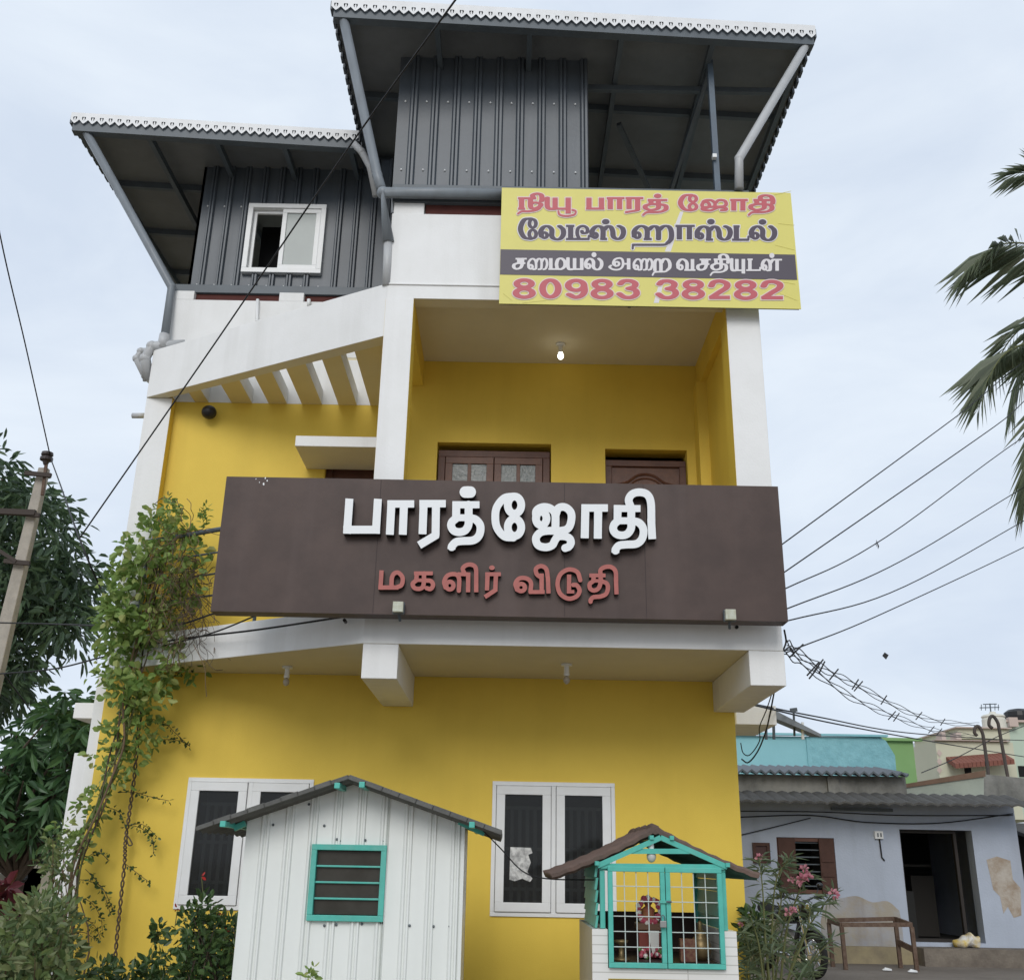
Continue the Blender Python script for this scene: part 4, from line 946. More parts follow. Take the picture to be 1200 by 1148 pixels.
# idol, garlands and brass inside the shrine
SX, SYY = at(760, 1090, GY + .45).x, GY + .45
fz = cb + .022
IDOL = mat('painted_idol', (.36, .10, .07), .5, (.5, .3, .1), 30, .5); GAR = mat('pink_garland', (.50, .05, .10), .8, (.62, .22, .26), 60, .7, .6, 120); WHF = mat('white_flower', (.75, .72, .66), .7)
st_ = thing('deity_figurine', 'seated painted figurine wrapped in red and pink flower garlands inside the shrine', 'figurine', (SX, SYY, fz))
zP, zG, zT = at(760, 1083, SYY).z, at(760, 1066, SYY).z, at(760, 1051, SYY).z
WCL = mat('white_cloth', (.68, .67, .63), .8)
m = MB(); m.box(SX - .085, SX + .085, SYY - .07, SYY + .07, zP - .03, zP + .012, mat('carved_brown_seat', (.16, .085, .05), .5)); m.box(SX - .07, SX + .07, SYY - .05, SYY + .07, fz, zP - .032, mat('red_pedestal', (.20, .04, .03), .5)); m.build('pedestal', st_, bevel=.006)
m = MB(); hT = zT - zP; prof = [(.055, .012), (.065, .03), (.056, hT * .30), (.040, hT * .42), (.046, hT * .55), (.028, hT * .64), (.018, hT * .68), (.020, hT * .72), (.030, hT * .80), (.030, hT * .88), (.02, hT * .95), (.008, hT)]
m.lathe((SX, SYY, zP), prof, IDOL, 20); m.build('body', st_, smooth=True)
m = MB(); n = 34
for k in range(n):
    a = 2 * math.pi * k / n; rr_ = .068 + random.uniform(-.006, .006); m.ball((SX + rr_ * math.cos(a), SYY - .055, zG + rr_ * math.sin(a) * 1.05), random.uniform(.015, .021), GAR if k % 3 else WHF, n=7, k=5)
m.build('garland', st_)['kind'] = 'stuff'
m = MB(); q = crom([(SX - .06, SYY - .09, zP - .03), (SX - .02, SYY - .1, zP - .06), (SX + .0, SYY - .10, fz + .06), (SX + .03, SYY - .1, zP - .05), (SX + .06, SYY - .09, zP - .03)], 5)
m.poly([(SX - .015, SYY - .088, zP - .03), (SX + .055, SYY - .088, zP - .03), (SX + .05, SYY - .092, fz + .03), (SX + .03, SYY - .094, fz + .05), (SX + .01, SYY - .092, fz + .02)][::-1], WCL); m.build('cloth', st_)
m = MB()
for k in range(24):
    m.ball((SX + random.uniform(-.085, .085), SYY - random.uniform(.09, .12), fz + random.uniform(.008, .06)), random.uniform(.009, .016), random.choice([GAR, GAR, WHF, mat('leaf_offering', (.08, .2, .05), .6)]), n=6, k=4)
m.build('flower', st_)['kind'] = 'stuff'
BRASS = mat('brass', (.26, .19, .09), .45, (.15, .11, .06), 20, .5, metal=.6)
def brass(px, py, h, lab, nm='brass_pot'):
    p = at(px, py, GY + .3); p.z = fz; m = MB(); m.lathe(p, [(.030 * h, 0), (.055 * h, .03 * h), (.062 * h, .07 * h), (.05 * h, .11 * h), (.03 * h, .13 * h), (.042 * h, .15 * h), (.036 * h, .152 * h), (.012 * h, .16 * h), (.012 * h, .2 * h), (.002, .21 * h)], BRASS, 16); o = m.build(nm, None, smooth=True); return tag(o, lab, 'pot')
brass(821, 1105, 1.1, 'round brass pot at the right inside the shrine'); 
p = at(806, 1112, GY + .2); p.z = fz; m = MB(); m.box(p.x - .05, p.x + .05, p.y - .03, p.y + .03, fz, fz + .13, mat('offering_box_red', (.12, .035, .028), .6, (.3, .2, .1), 30, .5)); tag(m.build('offering_box', None, bevel=.004), 'dark red offering box beside the brass pot in the shrine', 'box')
p = at(728, 1112, GY + .2); p.z = fz; m = MB(); m.lathe(p, [(.05, 0), (.05, .012), (.018, .02), (.014, .09), (.04, .10), (.045, .115), (.01, .118)], BRASS, 16); tag(m.build('oil_lamp', None, smooth=True), 'small brass oil lamp at the left inside the shrine', 'lamp')

# ------------------------------------------------------------------ blue house across the side road
BHY = 18.0
BLUE = mat('pale_blue_limewash', (.44, .49, .585), .85, (.385, .43, .51), 1.4, .7, .2, 30, streak=((.22, .22, .25), .35, 2.2))
OCHRE = mat('damp_ochre_plaster', (.36, .325, .27), .9, (.36, .38, .44), 2.2, .85, .3, 30, streak=((.20, .165, .13), .6, 3.))
GREYC = mat('stained_concrete', (.26, .255, .235), .95, (.11, .11, .10), 2.0, .8, .3, 25, streak=((.34, .33, .29), .7, 2.5))
hx0 = 2.9; hx1 = at(1188, 948, BHY).x
dx0, dx1 = at(1061, 1040, BHY).x, at(1147, 1040, BHY).x; dz0, dz1 = at(1100, 1104, BHY).z, at(1100, 972, BHY).z
vx0, vx1 = at(912, 1015, BHY).x, at(980, 1015, BHY).x; vz0, vz1 = at(945, 1047, BHY).z, at(945, 981, BHY).z
bh = thing('blue_house', 'low pale blue house with dark open doorway, brown shuttered window and corrugated eave', 'house', (6.5, BHY, 0))
zE = at(1020, 941, 17.25).z; zB = zE + .20; zW = zB - .07
m = MB(); m.wall(hx0, hx1, 0, zW, BHY, BHY + .25, [(dx0, dx1, dz0, dz1), (vx0, vx1, vz0, vz1)], BLUE, back=DARKW)
m.box(hx1 - .25, hx1, BHY + .25, BHY + 5, 0, zW - .01, BLUE); m.box(hx0, hx1 - .25, BHY + 3.2, BHY + 3.4, 0, 2.6, DARKW); m.box(hx0, hx1 - .25, BHY + .25, BHY + 3.2, 2.45, 2.55, DARKW); m.box(dx0 - 1.5, hx1 - .25, BHY + .25, BHY + 3.2, 0, dz0 - .02, DARKW)
m.box(vx1 + .5, vx1 + .6, BHY + .25, BHY + 3.2, 0, 2.45, DARKW)
m.build('wall', bh)
ax0, ax1 = at(960, 1085, BHY).x, dx0 - .12
m = MB(); pts = [(ax0, .0), (ax1, .0), (ax1, .8)] + [tuple(p) for p in crom([(ax1 - .02, .98), (ax1 - .2, 1.12), (ax1 - .45, 1.10), (ax1 - .7, 1.19), (ax1 - 1.0, 1.15), (ax1 - 1.2, 1.2), (ax0 + .25, 1.17), (ax0 + .1, 1.0), (ax0 + .03, .8)], 5)]
m.prism_y(pts, BHY - .004, BHY - .001, OCHRE); m.build('damp_plaster', bh)
m = MB(); q = [at(x, y, BHY - .003) for x, y in ((1156, 1007), (1168, 1003), (1184, 1008), (1187, 1030), (1196, 1040), (1197, 1072), (1188, 1075), (1181, 1062), (1176, 1070), (1172, 1050), (1164, 1042), (1160, 1024))]
m.prism_y([(p.x, p.z) for p in q][::-1], BHY - .004, BHY - .001, mat('bare_plaster', (.50, .46, .41), .95, (.30, .22, .15), 3.5, .8, .5, 20)); m.build('bare_plaster_patch', bh)
m = MB(); m.box(dx0 + .02, dx1 + 1.6, BHY - .45, BHY - .006, 0, dz0 - .06, mat('dirty_step', (.22, .19, .155), .95, (.12, .10, .085), 3., .8, .4, 25)); m.box(hx0, dx0 + .018, BHY - .16, BHY - .006, 0, .44, mat('yellowed_plinth', (.37, .31, .19), .9, (.24, .20, .14), 2.5, .8, .3, 25)); m.build('door_step', bh)
m = MB(); frame(m, dx0 + .003, dx1 - .22, dz0, dz1 - .003, BHY + .12, BHY + .2, .05, mat('black_door_frame', (.03, .025, .022), .7)); m.build('door_frame', bh)
m = MB(); m.box(dx0 + .25, dx0 + .5, BHY + 1.0, BHY + 1.2, dz0, dz0 + .75, DARKW); m.box(dx0 + .7, dx1 - .1, BHY + 1.6, BHY + 1.9, dz0, dz0 + 1.0, mat('dim_furniture', (.028, .025, .022), .8)); m.box(dx0 + .1, dx1 - .2, BHY + 1.4, BHY + 1.46, dz0 + 1.15, dz0 + 1.19, mat('dim_furniture', (.028, .025, .022), .8)); m.build('room_shelf', bh)
m = MB(); frame(m, vx0 + .003, vx1 - .003, vz0 + .003, vz1 - .003, BHY + .02, BHY + .10, .06, WOOD)
for k in range(7): z = vz0 + .12 + (vz1 - vz0 - .2) * k / 6; m.box(vx0 + .06, vx1 - .06, BHY + .06, BHY + .075, z - .009, z + .009, STEEL)
vw = m.build('window', bh)
for a, b in ((vx0 + .02, vx0 + .30), (vx1 - .26, vx1 - .02)):
    m = MB(); m.box(a, b, BHY - .02, BHY + .018, vz0 + .01, vz1 - .01, mat('old_shutter_wood', (.085, .042, .032), .75, (.06, .03, .022), 8, .6))
    for z in (vz0 + .3, vz1 - .35): m.box(a + .02, b - .02, BHY - .035, BHY - .02, z - .03, z + .03, mat('old_shutter_wood', (.085, .042, .032), .75))
    m.build('shutter', vw)
nx0, nx1 = at(882, 1000, BHY).x, at(902, 1000, BHY).x; nz0, nz1 = at(892, 1011, BHY).z, at(892, 987, BHY).z
m = MB(); frame(m, nx0, nx1, nz0, nz1, BHY - .05, BHY - .002, .05, mat('old_shutter_wood', (.085, .042, .032), .75)); m.box(nx0 + .05, nx1 - .05, BHY - .02, BHY - .003, nz0 + .05, nz1 - .05, mat('niche_dark_picture', (.07, .03, .025), .5)); tag(m.build('framed_picture', None), 'small brown framed picture on blue wall left of the shuttered window', 'picture')
q = at(1029, 978, BHY); m = MB(); m.box(q.x - .07, q.x + .07, BHY - .05, BHY - .002, q.z - .06, q.z + .06, PVCW); m.box(q.x - .03, q.x - .01, BHY - .058, BHY - .05, q.z - .03, q.z + .03, STEEL); m.box(q.x + .02, q.x + .04, BHY - .058, BHY - .05, q.z - .03, q.z + .03, STEEL)
m.tube([(q.x + .01, BHY - .02, q.z - .06), (q.x + .02, BHY - .02, q.z - .35), (q.x + .06, BHY - .02, q.z - .40)], .012, WIRE); m.build('switch_box', bh)
a, b = at(974, 947, BHY - .1), at(1046, 949, BHY - .1); m = MB(); m.bar(a, b, .05, .05, STEEL); m.build('tube_light', bh)
# corrugated eave
ev0, ev1 = at(855, 937, 17.25), at(1215, 946, 17.25)
m = MB(); n = 30; zE = at(1020, 941, 17.25).z; zB = zE + .20
ASBH = mat('grey_asbestos_sheet', (.095, .093, .088), .9, (.06, .058, .055), 4., .7, .2, 30)
xs_ = np.linspace(2.6, ev1.x, n * 6 + 1)
def cw_(i): f = (i % 6) / 6; return .032 * (1 - abs(2 * f - 1) ** 1.0) ** .6
for i in range(n * 6):
    x, x2 = xs_[i], xs_[i + 1]; h, h2 = cw_(i), cw_(i + 1)
    m.poly([(x, 17.25, zE + h), (x2, 17.25, zE + h2), (x2, BHY + .1, zB + h2), (x, BHY + .1, zB + h)], ASBH)
    m.poly([(x, 17.25, zE + h - .02), (x, BHY + .1, zB + h - .02), (x2, BHY + .1, zB + h2 - .02), (x2, 17.25, zE + h2 - .02)], ASBH)
    m.poly([(x, 17.25, zE + h - .03), (x2, 17.25, zE + h2 - .03), (x2, 17.25, zE + h2), (x, 17.25, zE + h)], ASBH)
m.build('eave_sheet', bh)
# parapet band over it, with a pilaster and an old sheet laid on top
pz0, pz1 = zB + .06, at(960, 908, BHY + .3).z
m = MB(); m.box(2.7, at(1062, 920, BHY + .3).x, BHY + .3, BHY + .5, pz0 - .15, pz1, GREYC); q = at(976, 920, BHY + .3).x; m.box(q - .10, q + .10, BHY + .24, BHY + .297, pz0 - .1, pz1 - .02, GREYC); m.build('roof_parapet', bh)
m = MB(); n = 26; x0_, x1_ = 2.7, at(1060, 908, BHY + .25).x
for i in range(n * 4):
    x, x2 = x0_ + (x1_ - x0_) * i / (n * 4), x0_ + (x1_ - x0_) * (i + 1) / (n * 4); h, h2 = .03 * math.sin(i * math.pi / 2), .03 * math.sin((i + 1) * math.pi / 2)
    for dz in (0, .035): m.poly([(x, BHY + .05, pz1 + h + dz), (x2, BHY + .05, pz1 + h2 + dz), (x2, BHY + 1.4, pz1 + .2 + h2 + dz), (x, BHY + 1.4, pz1 + .2 + h + dz)], STEEL)
    m.poly([(x, BHY + .05, pz1 + h), (x2, BHY + .05, pz1 + h2), (x2, BHY + .05, pz1 + h2 + .035), (x, BHY + .05, pz1 + h + .035)], STEEL)
m.build('top_sheet', bh)
PALEG = mat('pale_green_render', (.40, .43, .36), .9, (.30, .33, .28), 2.5, .6, .15, 25)
Yp = BHY + .9
m = MB(); q = [at(x, y, Yp) for x, y in ((1060, 936), (1153, 936), (1153, 909), (1060, 923))]; m.prism_y([(p.x, p.z) for p in q], Yp, Yp + .2, PALEG)
q = [at(x, y, Yp - .03) for x, y in ((1056, 923.5), (1155, 909.5), (1155, 902), (1056, 919))]; m.prism_y([(p.x, p.z) for p in q], Yp - .03, Yp + .25, mat('brown_coping', (.20, .125, .085), .85, (.14, .09, .06), 5, .6))
q = [at(x, y, Yp + .1) for x, y in ((1155, 936), (1215, 938), (1215, 912), (1155, 906))]; m.prism_y([(p.x, p.z) for p in q], Yp + .21, Yp + .4, GREYC)
m.build('stair_parapet', bh)
# wall wires across the blue front
o = cable([at(868, 957, BHY - .03), at(950, 955, BHY - .03), at(1015, 963, BHY - .03), at(1100, 964, BHY - .03), at(1187, 953, BHY - .03)], .009).build('wall_wire', bh)
o = cable([at(868, 950, BHY - .03), at(960, 951, BHY - .03), at(1060, 955, BHY - .03), at(1187, 955, BHY - .03)], .008).build('wall_wire', bh)
o = cable([at(868, 978, BHY - .03), at(910, 968, BHY - .03), at(950, 958, BHY - .03)], .008).build('wall_wire', bh)
# neighbour shop on the far right edge
m = MB(); xs0 = hx1 + .12; m.box(xs0, xs0 + 4, BHY + .8, BHY + 4, 0, 2.3, DARKW); m.hexa([(xs0, BHY - .5, 2.05), (xs0 + 4, BHY - .5, 2.05), (xs0 + 4, BHY + 1, 2.35), (xs0, BHY + 1, 2.35)], [(xs0, BHY - .5, 2.10), (xs0 + 4, BHY - .5, 2.10), (xs0 + 4, BHY + 1, 2.42), (xs0, BHY + 1, 2.42)], ASBH)
ns = thing('shop_shed', 'dark low shed with sheet awning at the far right beyond the blue house', 'shed', (xs0 + 2, BHY + 2, 0))
m.build('shed_body', ns); m = MB(); m.box(xs0 + .05, xs0 + .11, BHY - .4, BHY - .34, 0, 2.08, RUST); m.build('post', ns)

# yellow sack on the threshold, litter
SACK = mat('woven_sack', (.62, .46, .12), .8, (.66, .65, .62), 7., 1., .3, 80)
q = at(1132, 1100, BHY - .12); m = MB()
base = len(m.v); m.ball((q.x, q.y, dz0 - .06 + .09), .19, SACK, ry=.14, rz=.10, n=28, k=16)
m.v = [(x + .03 * math.sin(17 * z + 9 * x), y + .02 * math.sin(23 * x + 11 * z), max(dz0 - .055, z + .022 * math.sin(26 * x + 3) + .018 * math.sin(41 * x - 9 * y) + max(0, x - q.x) * .35 * (z > dz0))) for x, y, z in m.v]
tag(m.build('sack', None), 'crumpled yellow and white sack lying in the dark doorway', 'sack')
# rusty stand outside
Yf, Yb = 16.75, 17.2
st = thing('bench_frame', 'old rusty bench frame without a seat standing before the blue house', 'bench', (at(1018, 1130, Yf).x, (Yf + Yb) / 2, 0))
gA, gB = at(971, 1078, Yb), at(1049, 1076, Yb); gC, gD = at(986, 1083, Yf), at(1068, 1083, Yf)
for p, q in ((gA, gC), (gB, gD), (gA, gB), (gC, gD)):
    m = MB(); m.bar(p, q, .045, .06, RUST); m.build('top_rail', st)
for p in (gA, gB, gC, gD):
    m = MB(); m.bar(p + Vector((0, 0, -.03)), (p.x + .01, p.y, .19), .055, .055, RUST, up=(0, 1, 0)); m.build('leg', st)
m = MB(); m.bar((gB.x, gB.y, .56), (gD.x, gD.y, .48), .035, .08, RUST); m.build('stretcher', st)
# litter on the road
for k, (px, py) in enumerate(((1040, 1136), (1070, 1138))):
    q = atz(px, py, .21); m = MB(); m.poly([(q.x - .07, q.y, .205), (q.x + .05, q.y - .05, .205), (q.x + .08, q.y + .04, .22), (q.x, q.y + .08, .24)], PVCW); m.poly([(q.x - .07, q.y, .205), (q.x, q.y + .08, .24), (q.x - .05, q.y + .09, .21)], PVCW)
    tag(m.build('paper_scrap', None), ['white paper scrap on the road between the bench legs', 'white paper scrap by the right foot of the rusty bench frame'][k], 'litter')

# ------------------------------------------------------------------ parked motorcycle half hidden by the oleander
BK = mat('bike_black_paint', (.012, .012, .013), .25, spec=.6); RUB = mat('tyre_rubber', (.018, .018, .018), .85); CHR = mat('bike_chrome', (.5, .5, .5), .2, metal=1.0); WHB = mat('bike_white_panel', (.62, .63, .64), .3)
mbx = at(921, 1090, 15.9).x
mo = thing('motorcycle', 'black and white motorcycle parked behind the pink oleander', 'motorcycle', (mbx, 15.9, 0))
def lp(u, v, z): return (mbx + u * .30 - v * .95, 15.9 - u * .95 - v * .30, z + .19)     # u along the bike (front towards the road)
def wheel(u):
    m = MB(); k = 26
    m.torus((0, 0, 0), .25, .05, RUB, 'x', k, 8); o = None
    m.v = [lp(y + u, x, z + .30) for x, y, z in m.v]; t = m.build('wheel', mo, smooth=True)
    m = MB(); m.torus((0, 0, 0), .20, .015, CHR, 'x', k, 6)
    for a in np.linspace(0, 2 * math.pi, 9)[:-1]: m.bar((0, 0, 0), (0, .2 * math.cos(a), .2 * math.sin(a)), .012, .02, CHR)
    m.v = [lp(y + u, x, z + .30) for x, y, z in m.v]; m.build('rim', t)
wheel(-.62); wheel(.66)
m = MB(); m.tube([lp(.66, .07, .30), lp(.52, .07, .72), lp(.46, .07, .92)], .022, CHR); m.tube([lp(.66, -.07, .30), lp(.52, -.07, .72), lp(.46, -.07, .92)], .022, CHR); m.build('front_fork', mo)
m = MB(); m.tube([lp(.40, -.36, 1.02), lp(.44, -.25, 1.04), lp(.48, 0, .96), lp(.44, .25, 1.04), lp(.40, .36, 1.02)], .014, BK); m.tube([lp(.40, -.37, 1.02), lp(.43, -.26, 1.04)], .021, RUB); m.tube([lp(.40, .37, 1.02), lp(.43, .26, 1.04)], .021, RUB); m.build('handlebar', mo, smooth=True)
m = MB(); m.ball(lp(.58, 0, .90), .10, BK); m.ball(lp(.64, 0, .90), .075, CHR); m.build('headlight', mo, smooth=True)
for s_ in (-1, 1): m = MB(); m.tube([lp(.44, .25 * s_, 1.04), lp(.42, .32 * s_, 1.16)], .008, BK); m.ball(lp(.42, .34 * s_, 1.19), .05, BK, rz=.035); m.build('mirror', mo, smooth=True)
m = MB(); m.ball(lp(.18, 0, .80), .27, BK, ry=.22, rz=.13); m.build('fuel_tank', mo, smooth=True)
m = MB(); m.tube([lp(.05, 0, .80), lp(-.25, 0, .78), lp(-.62, 0, .86)], [.10, .12, .08], RUB, 10); m.build('seat', mo, smooth=True)
m = MB(); m.tube([lp(-.1, 0, .62), lp(-.45, 0, .66), lp(-.72, 0, .76)], [.13, .12, .05], WHB, 10); m.build('side_panel', mo, smooth=True)
m = MB(); m.ball(lp(.08, 0, .42), .2, mat('engine_alloy', (.25, .25, .25), .5, metal=.7), ry=.17, rz=.18); m.tube([lp(.2, .1, .3), lp(-.3, .14, .26), lp(-.7, .15, .34)], .035, CHR); m.bar(lp(.45, 0, .85), lp(.2, 0, .35), .05, .05, BK); m.bar(lp(-.62, .09, .3), lp(.0, .09, .36), .03, .05, BK); m.bar(lp(-.62, -.09, .3), lp(.0, -.09, .36), .03, .05, BK); m.tube([lp(0, .05, .3), lp(-.02, .22, .0)], .012, BK); m.build('engine_frame', mo)
for u, a0 in ((-.62, -.2), (.66, .1)):
    m = MB(); pts = [lp(u + .33 * math.cos(a), 0, .30 + .33 * math.sin(a)) for a in np.linspace(a0 + .4, a0 + 2.3, 10)]; m.tube(pts, .035, BK, 8); m.build('mudguard', mo, smooth=True)

# ------------------------------------------------------------------ buildings farther off on the right
def blockpx(m, x0, y0, x1, y1, Y, depth, mt):
    a, b = at(x0, y0, Y), at(x1, y1, Y); m.box(a.x, b.x, Y, Y + depth, b.z, a.z, mt)
TQ = mat('turquoise_limewash', (.31, .61, .66), .85, (.27, .55, .60), 1.1, .6, .1, 20)
TQR = mat('rough_turquoise_brick', (.28, .56, .61), .9, (.20, .44, .49), 5., .6, .9, 12)
tqh = thing('turquoise_building', 'plain turquoise walled building rising behind the blue house', 'building', (6, 24, 0))
m = MB(); Y = 24.0; a, b = at(850, 861, Y), at(944, 861, Y); m.box(3.0, b.x, Y, Y + 6, 0, a.z, TQ); m.build('wall', tqh)
m = MB(); zt = at(990, 863, Y).z; q0, q1 = at(944, 863, Y).x, at(1036, 863, Y).x; q2 = at(1050, 907, Y).x
m.prism_y([(q0 + .003, 0), (q2, 0), (q2, at(1050, 907, Y).z), ((q1 + q2) / 2 + .1, at(1046, 885, Y).z), (q1 + .02, at(1036, 868, Y).z), (q1 - .1, zt), (q0 + .003, zt - .01)], Y - .04, Y + 6, TQR)
for r in range(2):
    for c in range(6): p = at(984 + c * 3.4, 900 + r * 5.5, Y - .04); m.box(p.x - .022, p.x + .022, Y - .046, Y - .0405, p.z - .03, p.z + .03, DARK)
m.build('rough_wall', tqh)
m = MB(); m.box(2.9, q1 + .05, Y - .12, Y - .002, zt + .002, zt + .05, TQ); m.build('wall_coping', tqh)
m = MB(); blockpx(m, 1030, 867, 1079, 950, 26.0, 5, mat('leaf_green_paint', (.26, .43, .17), .8, (.22, .38, .14), 1.5, .5)); a, b = at(1030, 867, 25.97), at(1080, 868.5, 25.97); m.box(a.x, b.x, 25.9, 25.998, b.z, a.z + .06, mat('leaf_green_paint', (.26, .43, .17), .8))
tag(m.build('green_building', None), 'plain bright green walled building beside the turquoise one', 'building')
# lean-to sheet roof and aerial mast on the hostel's rear wing
m = MB(); p, q = at(906, 835, 14.0), at(962, 858, 14.0)
m.hexa([p + Vector((0, 0, -.06)), q + Vector((0, 0, -.06)), q + Vector((0, .5, -.0)), p + Vector((0, .5, .0))], [p + Vector((0, 0, .05)), q + Vector((0, 0, -.02)), q + Vector((0, .5, .04)), p + Vector((0, .5, .07))], PIPEG); m.build('rear_roof_sheet', bld)
m = MB(); m.tube([at(931, 862, 14.2), at(930, 831, 14.2)], .016, STEEL); m.bar(at(926, 832, 14.2), at(934, 831, 14.2), .03, .05, STEEL); m.build('aerial_mast', bld)
for px in (898, 907, 941): m = MB(); m.tube([at(px, 866, 14.1), at(px - .5, 848 if px < 940 else 846, 14.1)], .02, PVCW if px > 910 else STEEL); m.build('roof_post', bld)
# cream house with tiled awning, tanks
CRH = mat('cream_house_paint', (.56, .55, .42), .85, (.50, .49, .37), .8, .5); PNK = mat('dusty_pink_paint', (.52, .42, .37), .85); WHF2 = mat('far_white_paint', (.66, .68, .69), .85); GRW = mat('pale_green_house', (.47, .56, .46), .85)
ch = thing('cream_house', 'cream two storey house with brown tiled awning in the right background', 'house', (20, 36, 0))
Y = 36.0
m = MB(); blockpx(m, 1096, 868, 1200, 960, Y, 6, CRH); blockpx(m, 1096, 866, 1184, 868.5, Y - .15, .3, PNK); blockpx(m, 1122, 853, 1184, 866, Y + .3, 4, CRH); blockpx(m, 1120, 851, 1186, 853.5, Y + .15, 4.2, PNK)
blockpx(m, 1103, 857, 1109, 867, Y - .1, .5, PNK); blockpx(m, 1120, 858, 1127, 866, Y - .05, .5, PNK); m.build('wall', ch)
m = MB(); 
for k in range(14):
    a = at(1119 + k * 4.95, 890 - k * .36, Y - .7); b = at(1119 + (k + 1) * 4.95 - .5, 890 - (k + 1) * .36, Y - .7); m.hexa([a + Vector((0, 0, -.28)), b + Vector((0, 0, -.28)), b + Vector((0, .7, .0)), a + Vector((0, .7, 0))], [a + Vector((0, 0, -.12)), b + Vector((0, 0, -.12)), b + Vector((0, .7, .16)), a + Vector((0, .7, .16))], mat('awning_tile', (.22, .085, .06), .8, (.16, .06, .045), 6, .6))
m.build('tiled_awning', ch)
m = MB(); blockpx(m, 1130, 899, 1139, 908, Y - .02, .1, DARK); m.build('window', ch)
m = MB()
for px, py in ((1101, 892), (1101, 902), (1101, 882)):
    p = at(px, py, Y - .03); m.poly([p + Vector((-.09, 0, 0)), p + Vector((0, 0, -.13)), p + Vector((.09, 0, 0)), p + Vector((0, 0, .13))], PNK)
m.build('wall_motif', ch)
gh = thing('pale_green_house', 'pale green upper storey of a house at the right edge behind the curved pipes', 'house', (26, 38, 0))
m = MB(); blockpx(m, 1180, 846, 1240, 960, 38, 6, GRW); blockpx(m, 1178, 843, 1240, 846.5, 37.8, 6.3, PNK); m.build('wall', gh)
m = MB(); blockpx(m, 1182, 840, 1194, 851, 37.7, .2, PNK); m.build('balcony_panel', gh)
m = MB(); blockpx(m, 1193, 897, 1206, 910, 37.97, .1, DARK); m.build('window', gh)
m = MB(); blockpx(m, 1077, 877, 1096, 960, 50, 6, WHF2); blockpx(m, 1079, 868, 1093, 877, 51, 4, WHF2); wb = m.build('white_building', None); tag(wb, 'small white building far off between the green and cream ones', 'building')
for x, y in ((1083, 887), (1090, 887), (1084, 900)):
    k = MB(); blockpx(k, x, y, x + 3, y + 6, 49.97, .03, DARK); k.build('window', wb)
p = at(1167, 862, 37); m = MB(); m.lathe(p, [(.40, -.2), (.40, .55), (.37, .62), (.41, .66), (.36, .72), (.12, .78), (.10, .84)], mat('cream_tank', (.62, .60, .52), .7), 20); tag(m.build('water_tank', None), 'cream round water tank on the cream house roof', 'water tank')
p = at(1194, 841, 39); m = MB(); m.lathe(p, [(.5, -.25), (.52, .05), (.5, .2), (.35, .3), (.12, .34)], BLACK, 18); tag(m.build('water_tank', None), 'black plastic water tank on the roof at the right edge', 'water tank')
p = at(1162, 842, 37.3); m = MB(); m.tube([p, at(1160, 824, 37.3)], .025, STEEL); 
for k, (u, v, y) in enumerate(((1148, 1171, 829), (1152, 1168, 825))): m.tube([at(u, y, 37.3), at(v, y - .5, 37.3)], .018, STEEL, 5)
for u in (1150, 1155, 1166, 1170): m.tube([at(u, 832, 37.3), at(u, 825, 37.3)], .014, STEEL, 5)
tag(m.build('aerial', None), 'thin rooftop television aerial beside the cream tank', 'aerial')
# two curved vent pipes on the blue house roof
for pts, lb in (([(1160, 932), (1158, 905), (1153, 868), (1151, 858), (1147, 851), (1143, 852), (1142, 858), (1145, 862)], 'left one of two hooked iron pipes on the blue house roof'), ([(1187, 940), (1180, 905), (1171, 855), (1169, 846), (1164, 839), (1160, 841), (1159, 849), (1163, 853)], 'taller right one of two hooked iron pipes near the pale green house')):
    m = MB(); m.tube([Vector(q) for q in crom([tuple(at(x, y, BHY + 1.3)) for x, y in pts], 4)], .032, mat('dark_pipe_iron', (.075, .068, .064), .7, (.11, .08, .065), 9, .6), 8); tag(m.build('curved_pipe', None, smooth=True), lb, 'pipe', 'hooked pipes on the blue house roof')

# ------------------------------------------------------------------ left side: boundary wall, pole, far bits
m = MB(); lx0, lx1 = at(87, 882, 9.95).x, -3.82; m.box(lx0, lx1, 9.95, 10.15, 0, at(95, 882, 9.95).z, WHT); m.box(lx0, lx0 + .2, 10.15, 16, 0, at(95, 882, 9.95).z, WHT)
tag(m.build('boundary_wall', None, bevel=.006), 'white boundary wall butting against the left corner of the yellow building', 'wall')
a, b = at(88, 823, 10.2), at(126, 848, 10.2); m = MB(); m.box(a.x, XL - .003, 10.2, 11.6, b.z + .05, a.z, WHT); m.build('side_sunshade', bld, bevel=.005)
CRW = mat('dirty_cream_wall', (.50, .47, .38), .9, (.38, .35, .28), 2.5, .7, .2, 20, streak=((.2, .19, .16), .5, 3.))
Y = 21.0; cw = thing('roadside_wall', 'cream compound wall with pillars beyond the shrubs on the left', 'wall', (-11, Y, 0))
m = MB(); blockpx(m, -60, 1022, 14, 1160, Y, .25, CRW); m.build('wall', cw)
m = MB(); blockpx(m, 28, 1016, 46, 1160, Y - .1, .45, CRW); blockpx(m, 26, 1013, 48, 1017, Y - .15, .55, CRW); m.build('pillar', cw)
m = MB(); blockpx(m, 19, 1013, 27, 1160, Y - .1, .45, WHF2); m.build('pillar', cw)
m = MB(); blockpx(m, 46, 1013, 53, 1160, Y + .2, .2, mat('ochre_panel', (.50, .36, .18), .85)); m.build('gate_panel', cw)
lh = thing('white_outhouse', 'low white outhouse with dark opening behind the cream wall on the left', 'shed', (-12, 25, 0))
